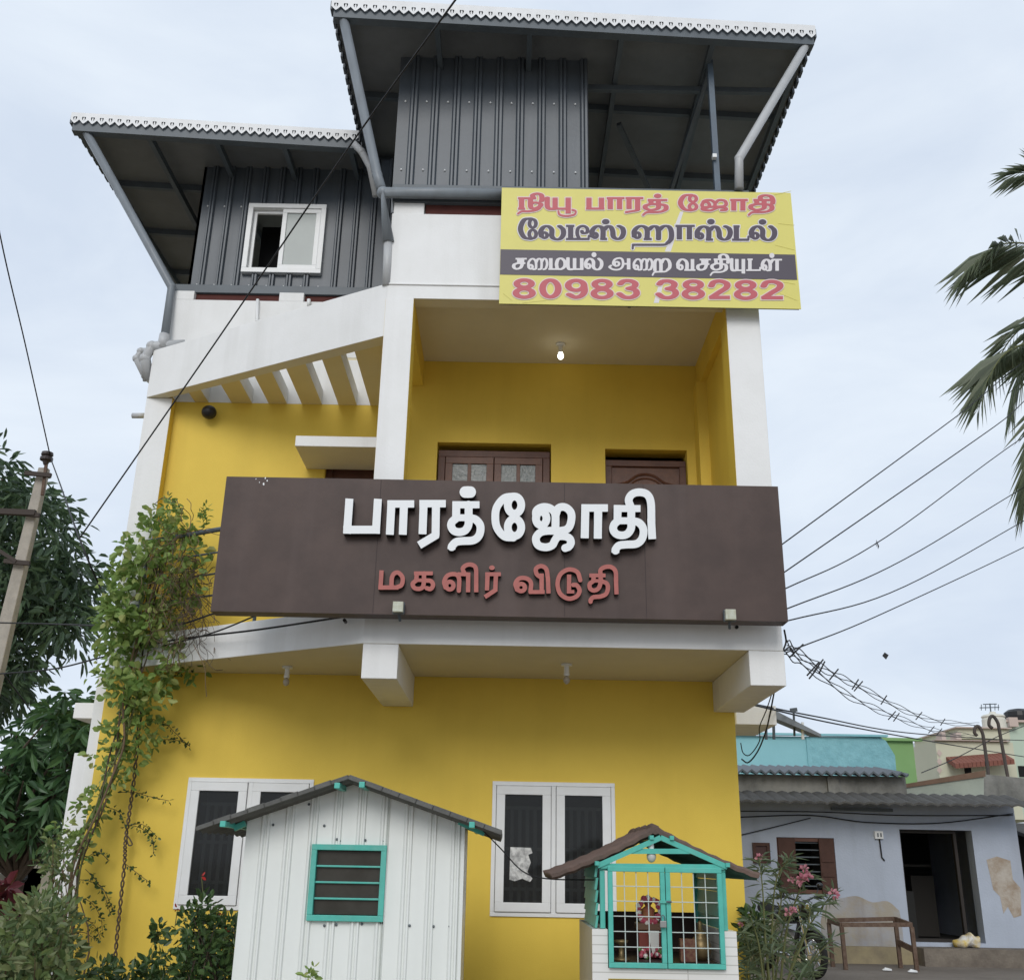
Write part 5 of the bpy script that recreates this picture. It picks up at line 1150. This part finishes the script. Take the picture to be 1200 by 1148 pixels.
m = MB(); blockpx(m, 30, 987, 62, 1002, 25, 3, WHF2); blockpx(m, 52, 1002, 75, 1080, 25.2, 3, mat('pale_grey_paint', (.42, .44, .47), .8)); m.build('wall', lh); m = MB(); blockpx(m, 31, 1002.5, 52, 1060, 25.4, 2, DARKW); m.build('opening', lh)
m = MB(); blockpx(m, -40, 1017, 20, 1021, Y - .5, .4, mat('blue_tarpaulin', (.03, .09, .30), .5)); 
a = at(-10, 1018, Y - .5)
for k in range(9):
    p = at(-5 + k * 3, 1014, Y - .3); m.ball(p, .10 + .04 * (k % 3), mat('blue_tarpaulin', (.03, .09, .30), .5) if k % 3 == 0 else WHF2, rz=.09, n=8, k=5)
tag(m.build('tarpaulin_bundle', None), 'bundles under a blue tarpaulin on top of the cream wall', 'bundle')
m = MB(); p = at(24, 1034, Y - .35)
for k in range(16): m.ball(p + Vector((random.uniform(-.10, .10), random.uniform(-.1, 0), random.uniform(-.42, .36))), random.uniform(.05, .09), BLACK if k % 3 else WHF2, n=7, k=5)
m.tube([p + Vector((0, 0, -.5)), p + Vector((0, 0, .3))], .05, BLACK); tag(m.build('hanging_bundle', None), 'black and white bundle of rags hanging on the white pillar at left', 'bundle')

# concrete electricity pole
PY = 14.0
ptop, pbot = at(52, 549, PY), at(-8, 800, PY); dirp = (ptop - pbot).normalized(); pfoot = pbot + dirp * (-pbot.z / dirp.z)
po = thing('utility_pole', 'leaning concrete electricity pole with insulator and cross arms before the dark tree', 'utility pole', tuple(pfoot))
m = MB(); w0, w1 = .135, .068
m.hexa([pfoot + Vector(v) * w0 for v in ((-1, -.8, 0), (1, -.8, 0), (1, .8, 0), (-1, .8, 0))], [ptop + Vector(v) * w1 for v in ((-1, -.8, 0), (1, -.8, 0), (1, .8, 0), (-1, .8, 0))], CONC); m.build('shaft', po, bevel=.012)
def onp(py): t = (py - 549) / (800 - 549); return ptop.lerp(pbot, t)
for py, wd_ in ((560, .19), (609, .16), (666, .18)):
    p = onp(py); m = MB(); m.bar(p + Vector((-wd_, -.14, .01)), p + Vector((wd_, -.14, -.02)), .05, .06, mat('clamp_iron', (.06, .048, .042), .8)); m.build('clamp', po)
m = MB(); p = onp(608); m.bar(p + Vector((-1.6, -.15, .04)), p + Vector((.1, -.15, .0)), .07, .08, mat('clamp_iron', (.06, .048, .042), .8)); m.bar(p + Vector((-1.3, -.15, -.0)), onp(666) + Vector((0, -.15, 0)), .05, .05, mat('clamp_iron', (.06, .048, .042), .8)); m.build('cross_arm', po)
m = MB(); p = ptop; m.bar(p + Vector((.09, -.1, -.45)), p + Vector((.06, -.1, .10)), .03, .04, RUST); p = at(58, 540, PY); m.lathe(p + Vector((0, -.1, -.05)), [(.03, -.05), (.05, 0), (.09, .02), (.09, .06), (.06, .08), (.085, .10), (.08, .14), (.03, .16)], mat('brown_porcelain', (.05, .04, .04), .3), 14); m.build('insulator', po)

# ------------------------------------------------------------------ overhead wires
def wire(pts, r, label, n=8, name='overhead_wire', group='overhead wires'):
    m = MB(); m.tube([Vector(q) for q in crom([tuple(p) for p in pts], n)], r, WIRE, 5); return tag(m.build(name, None), label, 'wire', group)
J = at(93, 631, 8.95)
wire([at(560, -35, 5.0), at(531, 4, 5.3), at(408, 174, 6.6), at(250, 405, 8.4), J], .0075, 'black service wire running from the top edge down across the metal roofs to the left')
ins = at(59, 535, PY - .12)
wire([at(-40, 60, 9.5), at(0, 275, 11), at(30, 405, 12.4), ins], .009, 'wire from the upper left edge down to the pole insulator')
wire([ins + Vector((.02, 0, -.05)), at(70, 566, 12.2), J, at(118, 690, 8.9)], .009, 'wire from the pole insulator down to the climbing vine')
wire([at(-20, 729, 12), at(60, 731, 11), at(122, 733, 9.6), at(200, 733, 9.0), at(250, 719, 8.2)], .009, 'black cable across the left tree to the signboard\'s left end')
wire([at(-10, 790, 12), at(60, 784, 11), at(115, 771, 9.9), at(170, 757, 9.2), at(215, 748, 8.9), at(300, 738, 8.4), at(400, 723, 7.97)], .009, 'black cable along the slanting white slab edge below the sign')
wire([at(190, 757, 9.0), at(250, 741, 8.5), at(305, 719, 7.9)], .007, 'short thin wire rising over the white slab to the sign')
wire([at(5, 790, 13.9), at(40, 838, 15), at(60, 870, 16)], .01, 'thin wire slanting below the dark tree at far left')
RWIRES = [((905, 646), (1118, 490), (1240, 398), 'topmost of the six wires leaving the sign towards the palm'), ((905, 680), (1165, 500), (1240, 444), 'second wire from the top leaving the sign towards the palm'), ((905, 697), (1040, 628), (1240, 486), 'third wire from the top, carrying a torn scrap'),
          ((905, 720), (1060, 655), (1240, 548), 'fourth wire from the top at the sign\'s right end'), ((905, 732), (1060, 687), (1240, 588), 'fifth wire from the top at the sign\'s right end'), ((922, 764), (1040, 716), (1240, 621), 'lowest of the six wires beginning under the sign corner')]
for k, (a, b, c, lb) in enumerate(RWIRES): wire([at(*a, 8.05), at(*b, 10.5), at(*c, 13.5), at(c[0] + 190, c[1] - 100, 17.5)], .0062, lb, 10, group='wires from the sign to the right')
p = at(1027, 632, 9.6); m = MB(); m.poly([p, p + Vector((.02, 0, -.07)), p + Vector((.006, 0, -.10))], WIRE); m.poly([p, p + Vector((-.012, 0, -.05)), p + Vector((-.004, .002, -.08))], WIRE); tag(m.build('torn_scrap', None), 'torn black scrap dangling from a wire right of the sign', 'scrap')
def bundle(path, Ys, label, wob, seed):
    rr_ = random.Random(seed); m = MB(); base = crom([tuple(at(x, y, Y)) for (x, y), Y in zip(path, Ys)], 10)
    for s_ in range(3):
        m.tube([Vector(q) + Vector((0, 0, (s_ - 1) * .03 + wob * .5 * math.sin(i * .9 + s_ * 2.1))) for i, q in enumerate(base)], .005, WIRE, 5)
    o = MB(); n = len(base)
    b = m.build('overhead_cable_bundle', None); tag(b, label, 'cable', 'drooping cable bundles')
    for i in [k for k in range(9, n) if rr_.random() < .15]:
        t = Vector(base[i]); q = MB(); q.bar(t + Vector((-.05 * rr_.uniform(.5, 1.3), 0, -.06)), t + Vector((.06 * rr_.uniform(.5, 1.3), 0, .06)), .010, .014, BLACK); q.build('spacer', b)
bundle([(922, 752), (935, 764), (970, 786), (1010, 806), (1060, 832), (1100, 845), (1148, 849)], [8.4, 9, 10.5, 12.5, 15, 18, 22], 'upper drooping bundle of cables with spacers right of the building', .03, 1)
bundle([(918, 762), (945, 780), (1000, 818), (1050, 840), (1100, 857), (1142, 862)], [8.4, 9, 12, 15, 19, 24], 'lower drooping bundle of cables with spacers right of the building', .035, 2)
wire([at(919, 738, 8.1), at(921, 752, 8.2), at(917, 764, 8.2), at(925, 758, 8.4), at(930, 764, 9)], .008, 'loop of black cable hanging at the slab\'s right corner')
wire([at(884, 825, 12), at(960, 840, 16), at(1060, 858, 22), at(1170, 866, 30), at(1230, 868, 34)], .012, 'far thin wire passing above the turquoise wall')
wire([at(884, 826, 12), at(980, 848, 16), at(1100, 870, 22), at(1210, 888, 30)], .012, 'lower far thin wire crossing before the cream house')
wire([at(1080, 905, 20), at(1120, 888, 22), at(1175, 860, 24), at(1230, 840, 28)], .010, 'thin wire slanting up behind the hooked pipes')
wire([at(554, 961, 6.6), at(585, 992, 6.7), at(612, 1020, 6.8), at(640, 1029, 6.85), at(690, 1030.5, 6.9), at(702, 1030, 6.75)], .0042, 'black power lead sagging from the cabin roof to the shrine', group='low leads')
# little kite / leaf in the sky
p = at(1038, 768, 30); m = MB(); m.hexa([p + Vector((-.10, 0, .0)), p + Vector((.0, 0, -.11)), p + Vector((.09, 0, .02)), p + Vector((-.02, 0, .10))], [p + Vector((-.10, .02, .0)), p + Vector((.0, .02, -.11)), p + Vector((.09, .02, .02)), p + Vector((-.02, .02, .10))], BLACK); tag(m.build('kite', None), 'tiny dark kite in the open sky at the right', 'kite')

# ------------------------------------------------------------------ vegetation
def in_poly(x, y, P):
    c = False; j = len(P) - 1
    for i in range(len(P)):
        if (P[i][1] > y) != (P[j][1] > y) and x < (P[j][0] - P[i][0]) * (y - P[i][1]) / (P[j][1] - P[i][1]) + P[i][0]: c = not c
        j = i
    return c
def sample_poly(P, n, Y0, Y1, rnd):
    xs = [p[0] for p in P]; ys = [p[1] for p in P]; res = []
    while len(res) < n:
        x, y = rnd.uniform(min(xs), max(xs)), rnd.uniform(min(ys), max(ys))
        if in_poly(x, y, P): res.append(at(x, y, rnd.uniform(Y0, Y1)))
    return res
def sprays(centres, per, rad_, ln, wd, rnd, down=.2, mode='ball', up=.0):
    """leaf bases and directions round each centre"""
    C = []; D = []; Ls = []; Ws = []
    for c in centres:
        for k in range(per):
            d = np.array([rnd.gauss(0, 1), rnd.gauss(0, 1), rnd.gauss(0, 1)]); d /= np.linalg.norm(d)
            if mode == 'whorl':
                b = np.array(c) + d * rad_ * .15; dd = d * np.array([1, 1, .55]) + np.array([0, 0, -down])
            else:
                b = np.array(c) + d * rad_ * rnd.random() ** .5; dd = d + np.array([rnd.gauss(0, .4), rnd.gauss(0, .4), up - down])
            C.append(b); D.append(dd); q = rnd.uniform(.7, 1.15); Ls.append(ln * q); Ws.append(wd * q * rnd.uniform(.85, 1.15))
    return C, D, Ls, Ws
def limbs(m, base, tips, r0, mt, rnd, n=5):
    base = Vector(base)
    for t in tips:
        t = Vector(t); mid = base.lerp(t, .5) + Vector((rnd.gauss(0, .12), rnd.gauss(0, .12), .12)) * (t - base).length * .6
        p = crom([tuple(base), tuple(mid), tuple(t)], n); k = len(p); m.tube([Vector(q) for q in p], [r0 * (1 - .8 * i / (k - 1)) for i in range(k)], mt, 5)

LF_TREE = leafmat('leaf_dark_green', [(.034, .058, .036), (.055, .095, .048), (.09, .145, .065), (.06, .10, .055)], .3)
LF_BIG = leafmat('leaf_broad_green', [(.04, .08, .04), (.06, .13, .05), (.10, .19, .07), (.065, .14, .06)], .3, .4)
LF_VINE = leafmat('leaf_vine', [(.12, .20, .05), (.22, .33, .085), (.33, .43, .13), (.17, .29, .07), (.42, .44, .16)], .4)
LF_SHRUB = leafmat('leaf_shrub', [(.06, .10, .035), (.11, .165, .055), (.17, .22, .075), (.22, .235, .11), (.08, .13, .05)], .3)
LF_HIB = leafmat('leaf_hibiscus', [(.03, .06, .022), (.05, .10, .03), (.09, .15, .045), (.04, .085, .03)], .2, .4)
LF_OLE = leafmat('leaf_oleander', [(.075, .11, .06), (.115, .16, .085), (.16, .20, .11), (.09, .125, .075)], .25)
LF_RED = leafmat('leaf_croton_red', [(.07, .012, .016), (.12, .018, .024), (.045, .012, .014)], .2)
LF_DRY = leafmat('leaf_dry', [(.10, .075, .035), (.16, .12, .055), (.08, .06, .03)], .2)
LF_PALM = leafmat('leaf_palm', [(.13, .16, .105), (.19, .23, .145), (.26, .29, .19)], .55, .35)
PETAL = leafmat('petal_pink', [(.55, .20, .26), (.62, .31, .35), (.48, .15, .21)], .35); PETR = leafmat('petal_red', [(.5, .03, .03), (.6, .06, .05)], .3)

rnd = random.Random(21)
# dark tree behind the pole
tb = at(-75, 800, 18.5); tb.z = 0
t1 = thing('broadleaf_tree', 'tall dark green tree with drooping leaf bunches behind the electricity pole', 'tree', tuple(tb))
P1 = [(-190, 615), (-120, 535), (-40, 518), (0, 545), (28, 560), (42, 588), (70, 600), (84, 622), (92, 650), (106, 685), (100, 715), (106, 745), (88, 768), (72, 760), (62, 742), (45, 765), (30, 790), (18, 800), (22, 818), (2, 832), (-60, 850), (-190, 830)]
cs = sample_poly(P1, 430, 16.6, 20.4, rnd)
C_, D__, L_, W_ = sprays(cs, 36, .46, .27, .08, rnd, down=.6)
leaves('crown', C_, D__, L_, W_, LF_TREE, t1, droop=.12)
m = MB(); fork = tb + Vector((.2, 0, 4.0)); m.tube([tb, tb + Vector((.1, 0, 2)), fork], [.28, .22, .17], BARK, 10); limbs(m, fork, [c for c in cs[:44]], .09, BARK, rnd); m.build('trunk', t1)
# lower broad-leaved tree
tb = at(20, 1000, 12.6); tb.z = 0
t2 = thing('broadleaf_tree', 'lower tree with long glossy leaves above the cream wall on the left', 'tree', tuple(tb))
P2 = [(-90, 930), (-40, 890), (0, 880), (14, 862), (40, 838), (62, 815), (92, 806), (112, 818), (118, 850), (112, 888), (92, 915), (82, 945), (84, 982), (62, 1000), (30, 992), (0, 1006), (-90, 1010)]
cs = sample_poly(P2, 210, 11.4, 13.4, rnd)
C_, D__, L_, W_ = sprays(cs, 14, .4, .22, .066, rnd, down=.35, mode='whorl')
leaves('crown', C_, D__, L_, W_, LF_BIG, t2, droop=.18)
m = MB(); fork = tb + Vector((.05, 0, 1.3)); m.tube([tb, fork], [.12, .09], BARK, 8); limbs(m, fork, cs[:60], .035, BARK, rnd); m.build('trunk', t2)

# climbing vine on the left corner
vf = at(66, 1150, 8.9); vf.z = 0
vn = thing('climbing_vine', 'yellow-green vine climbing the left corner and spilling over the balcony rail', 'vine', tuple(vf))
m = MB()
VP_ = [(62, 1170), (78, 1080), (92, 1010), (112, 955), (128, 910), (140, 870), (152, 820), (162, 770), (175, 710), (195, 640)]
for k in range(6):
    pts = [tuple(at(x + 7 * math.sin(i * 1.3 + k * 1.7) + rnd.uniform(-4, 4), y, 9.25 - .04 * k)) for i, (x, y) in enumerate(VP_)]
    m.tube([Vector(q) for q in crom(pts, 6)], [.010, .013, .008, .007, .006, .009][k], [BARK, STEM, TWIG][k % 3], 6)
m.build('stem', vn)
PV = [(188, 592), (200, 600), (216, 606), (232, 640), (228, 690), (205, 725), (212, 760), (196, 790), (190, 822), (165, 838), (140, 826), (122, 796), (116, 742), (126, 690), (138, 650), (152, 640), (172, 615)]
cs = sample_poly(PV, 165, 8.75, 9.35, rnd)
C_, D__, L_, W_ = sprays(cs, 10, .11, .088, .062, rnd, down=.1)
extra = [(130, 810), (118, 790), (150, 860), (170, 868), (178, 862), (160, 880), (135, 872), (140, 845), (128, 905), (165, 850), (112, 952), (98, 985), (225, 788), (232, 782), (205, 778), (222, 783), (90, 1000), (80, 1020), (110, 935), (185, 852), (150, 895)]
extra += [(rnd.gauss(158 - (y - 820) * .25, 15), y) for y in range(818, 905, 6)] + [(rnd.gauss(130 - (y - 900) * .5, 9), y) for y in range(905, 1010, 9)]
C2, D2, L2, W2 = sprays([at(x, y, 9.2) for x, y in extra], 11, .12, .075, .05, rnd, down=.1)
tips = []
for x, y, h_ in ((196, 598, 26), (207, 596, 18), (240, 612, 30), (176, 612, 18), (236, 606, 22), (150, 645, 20), (135, 665, 16), (120, 735, 14), (186, 606, 20)):
    for i in range(9): tips.append(at(x + rnd.uniform(-3, 3), y - h_ * i / 9 + 8, 9.05))
C3, D3, L3, W3 = sprays(tips, 3, .03, .06, .025, rnd, down=0, up=.5)
leaves('foliage', C_ + C2 + C3, D__ + D2 + D3, L_ + L2 + L3, W_ + W2 + W3, LF_VINE, vn, droop=.08)
m = MB()                                # dry tangle
for k in range(115):
    x, y = 212 + rnd.gauss(0, 15), 672 + rnd.gauss(0, 42); pts = []
    a = rnd.uniform(0, 6.28)
    for i in range(5): pts.append(tuple(at(x, y, 8.75 + rnd.uniform(-.1, .18)))); a += rnd.gauss(0, .8); x += 10 * math.cos(a); y += 12 * math.sin(a) + 5
    m.tube([Vector(q) for q in crom(pts, 3)], rnd.uniform(.0018, .0042), [TWIG, TWIG, BARK][k % 3], 4)
for k in range(26):
    x, y = rnd.uniform(205, 244), rnd.uniform(700, 745); pts = []
    for i in range(5): pts.append(tuple(at(x, y, 8.72))); x += rnd.gauss(-4, 8); y += rnd.uniform(4, 16)
    m.tube([Vector(q) for q in crom(pts, 3)], .0022, BARK, 4)
m.build('dry_tangle', vn)
m = MB(); pts = [tuple(at(x, y, 9.38)) for x, y in ((172, 800), (163, 850), (158, 905), (152, 950), (147, 985), (146, 1010), (141, 1060), (136, 1110), (132, 1165))]
for k in range(2):
    q = crom(pts, 14); m.tube([Vector(p) + Vector((.012 * math.cos(i * 1.1 + k * 3.14), .012 * math.sin(i * 1.1 + k * 3.14), 0)) for i, p in enumerate(q)], .0075, [BARK, TWIG][k], 5)
m.tube([Vector(p) for p in crom([tuple(at(x, y, 9.37)) for x, y in ((147, 975), (153, 984), (155, 989), (151, 990), (149, 984))], 4)], .006, BARK, 5); m.build('hanging_stem', vn)
m = MB(); tl = []                        # fine side shoots over the yellow wall
SH = [[(176, 842), (192, 846), (205, 858), (222, 874)], [(183, 867), (198, 866), (212, 868), (222, 873)], [(138, 928), (158, 928), (172, 932), (198, 938)], [(150, 966), (165, 970), (178, 982), (180, 1000)], [(152, 966), (168, 966), (184, 980)], [(145, 1010), (160, 1022), (176, 1034)], [(100, 1005), (115, 998), (128, 1008)],
      [(90, 1030), (105, 1032), (120, 1040), (133, 1066)], [(92, 1050), (108, 1058), (118, 1075), (120, 1090)], [(86, 1072), (100, 1076), (112, 1086), (118, 1100)], [(84, 1095), (98, 1092), (112, 1100)], [(100, 1018), (112, 1030), (122, 1048), (130, 1072)], [(125, 945), (140, 952), (148, 972)], [(185, 795), (200, 790), (215, 786), (228, 780)]]
for s_ in SH:
    q = crom([tuple(at(x, y, 9.36)) for x, y in s_], 6); m.tube([Vector(p) for p in q], .0025, BARK, 4); tl += [Vector(p) for p in q[2:]]
m.build('side_shoot', vn)
C_, D__, L_, W_ = sprays(tl, 2, .015, .038, .022, rnd, down=.3); leaves('shoot_leaf', C_, D__, L_, W_, LF_HIB, vn)['kind'] = 'stuff'

def shrub(name, label, cat, poly, Y0, Y1, ncl, per, rad_, ln, wd, lm, basepx, rnd, down=.1, up=.3, r0=.012, mode='ball', stemm=None, nst=None):
    b = Vector(((at(basepx[0], 1140, (Y0 + Y1) / 2)).x, (Y0 + Y1) / 2, 0))
    t = thing(name, label, cat, tuple(b)); cs = sample_poly(poly, ncl, Y0, Y1, rnd)
    C_, D_2, L_, W_ = sprays(cs, per, rad_, ln, wd, rnd, down=down, up=up, mode=mode)
    leaves('foliage', C_, D_2, L_, W_, lm, t, droop=.08)
    m = MB(); limbs(m, b, cs[:nst or max(10, ncl // 3)], r0, stemm or BARK, rnd, 4); m.build('stem', t)
    return t, cs
PA = [(-40, 1112), (0, 1098), (18, 1080), (40, 1062), (60, 1056), (76, 1070), (80, 1100), (74, 1175), (-40, 1175)]
s1, _c = shrub('shrub', 'large tangled grey-green shrub filling the bottom left corner', 'shrub', PA, 6.4, 8.2, 170, 15, .12, .085, .038, LF_SHRUB, (30,), rnd, stemm=TWIG)
PB = [(50, 985), (62, 968), (74, 985), (80, 1010), (78, 1045), (60, 1050), (52, 1020)]
s2, _c = shrub('shrub', 'slender pale-leaved upright shrub against the white boundary wall', 'shrub', PB, 8.3, 9.0, 26, 8, .08, .075, .028, LF_SHRUB, (64,), rnd, stemm=TWIG)
PC = [(-40, 1045), (0, 1038), (14, 1034), (24, 1046), (20, 1062), (4, 1072), (-40, 1080)]
s3, _c = shrub('croton_plant', 'dark red leaved croton at the left edge of the picture', 'plant', PC, 8.4, 9.2, 22, 9, .1, .17, .085, LF_RED, (0,), rnd, down=.3, mode='whorl')
PD = [(206, 1095), (214, 1078), (228, 1066), (237, 1050), (243, 1056), (252, 1082), (272, 1072), (280, 1088), (284, 1175), (205, 1175), (212, 1120)]
s4, cs4 = shrub('hibiscus_shrub', 'dark leafy shrub with red buds between left window and metal cabin', 'shrub', PD, 7.35, 8.3, 120, 13, .085, .072, .034, LF_HIB, (245,), rnd)
C_, D__, L_, W_ = sprays([at(x, y, 7.6) for x, y in ((236, 1026), (259, 1069), (264, 1091), (208, 1063))], 3, .010, .035, .018, rnd, up=.6); leaves('bud', C_, D__, L_, W_, PETR, s4)
m = MB(); m.tube([at(238, 1050, 7.6), at(237, 1036, 7.6), at(236, 1027, 7.6)], .003, STEM, 4); m.tube([at(205, 1085, 7.6), at(207, 1072, 7.6), at(208, 1064, 7.6)], .003, STEM, 4); m.build('bud_stalk', s4)
PE = [(85, 1140), (110, 1132), (130, 1128), (150, 1138), (172, 1132), (190, 1115), (205, 1125), (206, 1180), (85, 1180)]
s5, _c = shrub('ground_plant', 'low sparse weeds along the foot of the yellow wall', 'plant', PE, 7.9, 9.0, 70, 11, .08, .08, .034, LF_HIB, (150,), rnd, stemm=STEM)
PF = [(180, 1082), (188, 1078), (194, 1090), (186, 1098)]
s6, _c = shrub('seedling', 'single leafy sprig standing before the yellow wall beside the hibiscus', 'plant', PF, 8.4, 8.5, 5, 7, .05, .07, .045, LF_HIB, (186,), rnd, stemm=STEM, r0=.005)
PG = [(358, 1142), (364, 1132), (370, 1130), (374, 1142), (366, 1152)]
s7, _c = shrub('seedling', 'tiny bright green seedling in front of the white metal cabin', 'plant', PG, 6.3, 6.4, 5, 6, .03, .05, .02, LF_VINE, (366,), rnd, stemm=STEM, r0=.003)

# oleander on the right
ob = Vector((at(915, 1140, 9.0).x, 9.0, 0))
ol = thing('oleander_shrub', 'loose oleander with long narrow leaves and pink flowers right of the shrine', 'shrub', tuple(ob))
ST = [[(905, 1180), (897, 1100), (894, 1045), (890, 1006)], [(908, 1180), (905, 1090), (910, 1030), (926, 1005)], [(912, 1180), (922, 1090), (938, 1040), (944, 1022)], [(915, 1180), (935, 1110), (958, 1070), (976, 1046)], [(900, 1180), (880, 1120), (873, 1090)], [(918, 1180), (948, 1130), (975, 1100)], [(905, 1180), (915, 1100), (925, 1065)], [(898, 1180), (890, 1110), (880, 1075)],
      [(910, 1180), (930, 1130), (945, 1090), (950, 1062)], [(904, 1180), (900, 1120), (915, 1060), (912, 1035)]]
m = MB(); C_ = []; D_ = []; L_ = []; W_ = []
for k, s_ in enumerate(ST):
    Yk = 8.5 + .12 * (k % 7); q = [Vector(p) for p in crom([tuple(at(x, y, Yk)) for x, y in s_], 9)]
    m.tube(q, [.011 * (1 - .7 * i / len(q)) for i in range(len(q))], STEM, 5)
    for i in range(len(q) // 3, len(q)):
        for j in range(5 if i > len(q) * .75 else 2):
            d = np.array([rnd.gauss(0, 1), rnd.gauss(0, 1), rnd.gauss(.25, .5)]); C_.append(np.array(q[i]) + np.array([rnd.gauss(0, .01)] * 3)); D_.append(d); L_.append(rnd.uniform(.10, .17)); W_.append(rnd.uniform(.014, .022))
m.build('stem', ol)
PO = [(868, 1110), (885, 1098), (905, 1100), (930, 1112), (955, 1130), (962, 1180), (866, 1180)]
for c in sample_poly(PO, 50, 8.3, 9.6, rnd):
    for j in range(8):
        d = np.array([rnd.gauss(0, 1), rnd.gauss(0, 1), rnd.gauss(.5, .6)]); C_.append(np.array(c)); D_.append(d); L_.append(rnd.uniform(.12, .2)); W_.append(rnd.uniform(.014, .022))
leaves('foliage', C_, D_, L_, W_, LF_OLE, ol, droop=.15, narrow=True)
for x, y, r_ in ((943, 1017, .9), (940, 1030, 1.2), (946, 1028, 1.0), (977, 1047, 1.0), (925, 1068, .9), (929, 1066, .7), (890, 1004, .7), (927, 1030, .6), (868, 1083, .5)):
    C2, D2, L2, W2 = sprays([at(x, y, 8.55)], 15, .02 * r_, .038 * r_, .03 * r_, rnd, up=.3); leaves('flower', C2, D2, L2, W2, PETAL, ol)
PH = [(874, 1075), (884, 1066), (894, 1078), (893, 1100), (880, 1110), (872, 1100)]
s8, _c = shrub('leafy_plant', 'small dark round-leaved plant against the yellow wall corner by the shrine', 'plant', PH, 9.1, 9.5, 22, 8, .07, .085, .05, LF_HIB, (884,), rnd, stemm=STEM)

# coconut palm at the right edge
pc = at(1318, 372, 14.0); pb_ = pc + Vector((.9, .4, 0)); pb_.z = 0
pm = thing('coconut_palm', 'coconut palm whose hanging fronds enter from the right edge', 'palm tree', tuple(pb_))
m = MB(); q = crom([tuple(pb_), (pb_.x - .1, pb_.y, pc.z * .35), (pb_.x - .45, pb_.y, pc.z * .7), tuple(pc)], 8); m.tube([Vector(p) for p in q], [.20 - .08 * i / len(q) for i in range(len(q))], mat('palm_bark', (.20, .17, .13), .9, (.12, .10, .08), 10, .7, .5, 20), 12); m.build('trunk', pm)
def frond(pts, Ls, droop, seed):
    r_ = random.Random(seed); q = [Vector(p) for p in crom([tuple(p) for p in pts], 14)]; n = len(q)
    m = MB(); m.tube(q, [.028 * (1 - .85 * i / n) for i in range(n)], mat('palm_rachis', (.14, .15, .06), .6), 5); f = m.build('frond', pm)
    C_ = []; D_ = []; L_ = []; W_ = []
    for i in range(int(n * .12), n):
        t = (q[min(i + 1, n - 1)] - q[max(i - 1, 0)]).normalized(); sd_ = t.cross(Vector((0, 0, 1)));
        if sd_.length < .1: sd_ = t.cross(Vector((0, 1, 0)))
        sd_.normalize(); f_ = i / n; ln = Ls * (.45 + .75 * math.sin(math.pi * min(.95, .15 + f_ * .8)))
        nm = sd_.cross(t).normalized()
        for sgn in (-1, 1):
            for o_ in (0,):
                d = t * (.45 + .6 * f_) + sd_ * sgn * (.95 - .4 * f_) + nm * r_.uniform(-.1, .3) + Vector((0, 0, -droop * .45 - r_.uniform(0, .25)))
                C_.append(np.array(q[i] + (q[min(i + 1, n - 1)] - q[i]) * o_)); D_.append(np.array(d)); L_.append(ln * r_.uniform(.85, 1.1)); W_.append(.030)
    leaves('leaflet', C_, D_, L_, W_, LF_PALM, f, droop=.22, narrow=True)
FR = [([pc, at(1268, 300, 13.6), at(1215, 287, 13.3), at(1172, 287, 13.1), at(1138, 312, 13.0)], .95, .3), ([pc, at(1262, 392, 13.5), at(1210, 400, 13.2), at(1176, 416, 13.0), at(1152, 455, 12.9)], 1.0, .35), ([pc, at(1270, 240, 14.4), at(1230, 205, 14.7), at(1185, 203, 14.9)], .75, .2),
      ([pc, at(1278, 420, 13.3), at(1236, 468, 12.9), at(1212, 530, 12.8), at(1202, 585, 12.8)], .8, .5), ([pc, at(1270, 360, 14.6), at(1222, 380, 15.0), at(1196, 430, 15.2), at(1186, 480, 15.3)], .8, .4)]
for k, (pp, l_, d_) in enumerate(FR): frond(pp, l_, d_, k)
for k, a in enumerate(np.linspace(-1.2, 2.0, 6)):
    d = Vector((math.cos(a), math.sin(a), 0)); frond([pc, pc + d * .9 + Vector((0, 0, .7)), pc + d * 2.0 + Vector((0, 0, .6)), pc + d * 2.9 + Vector((0, 0, -.4))], .6, .4, 40 + k)
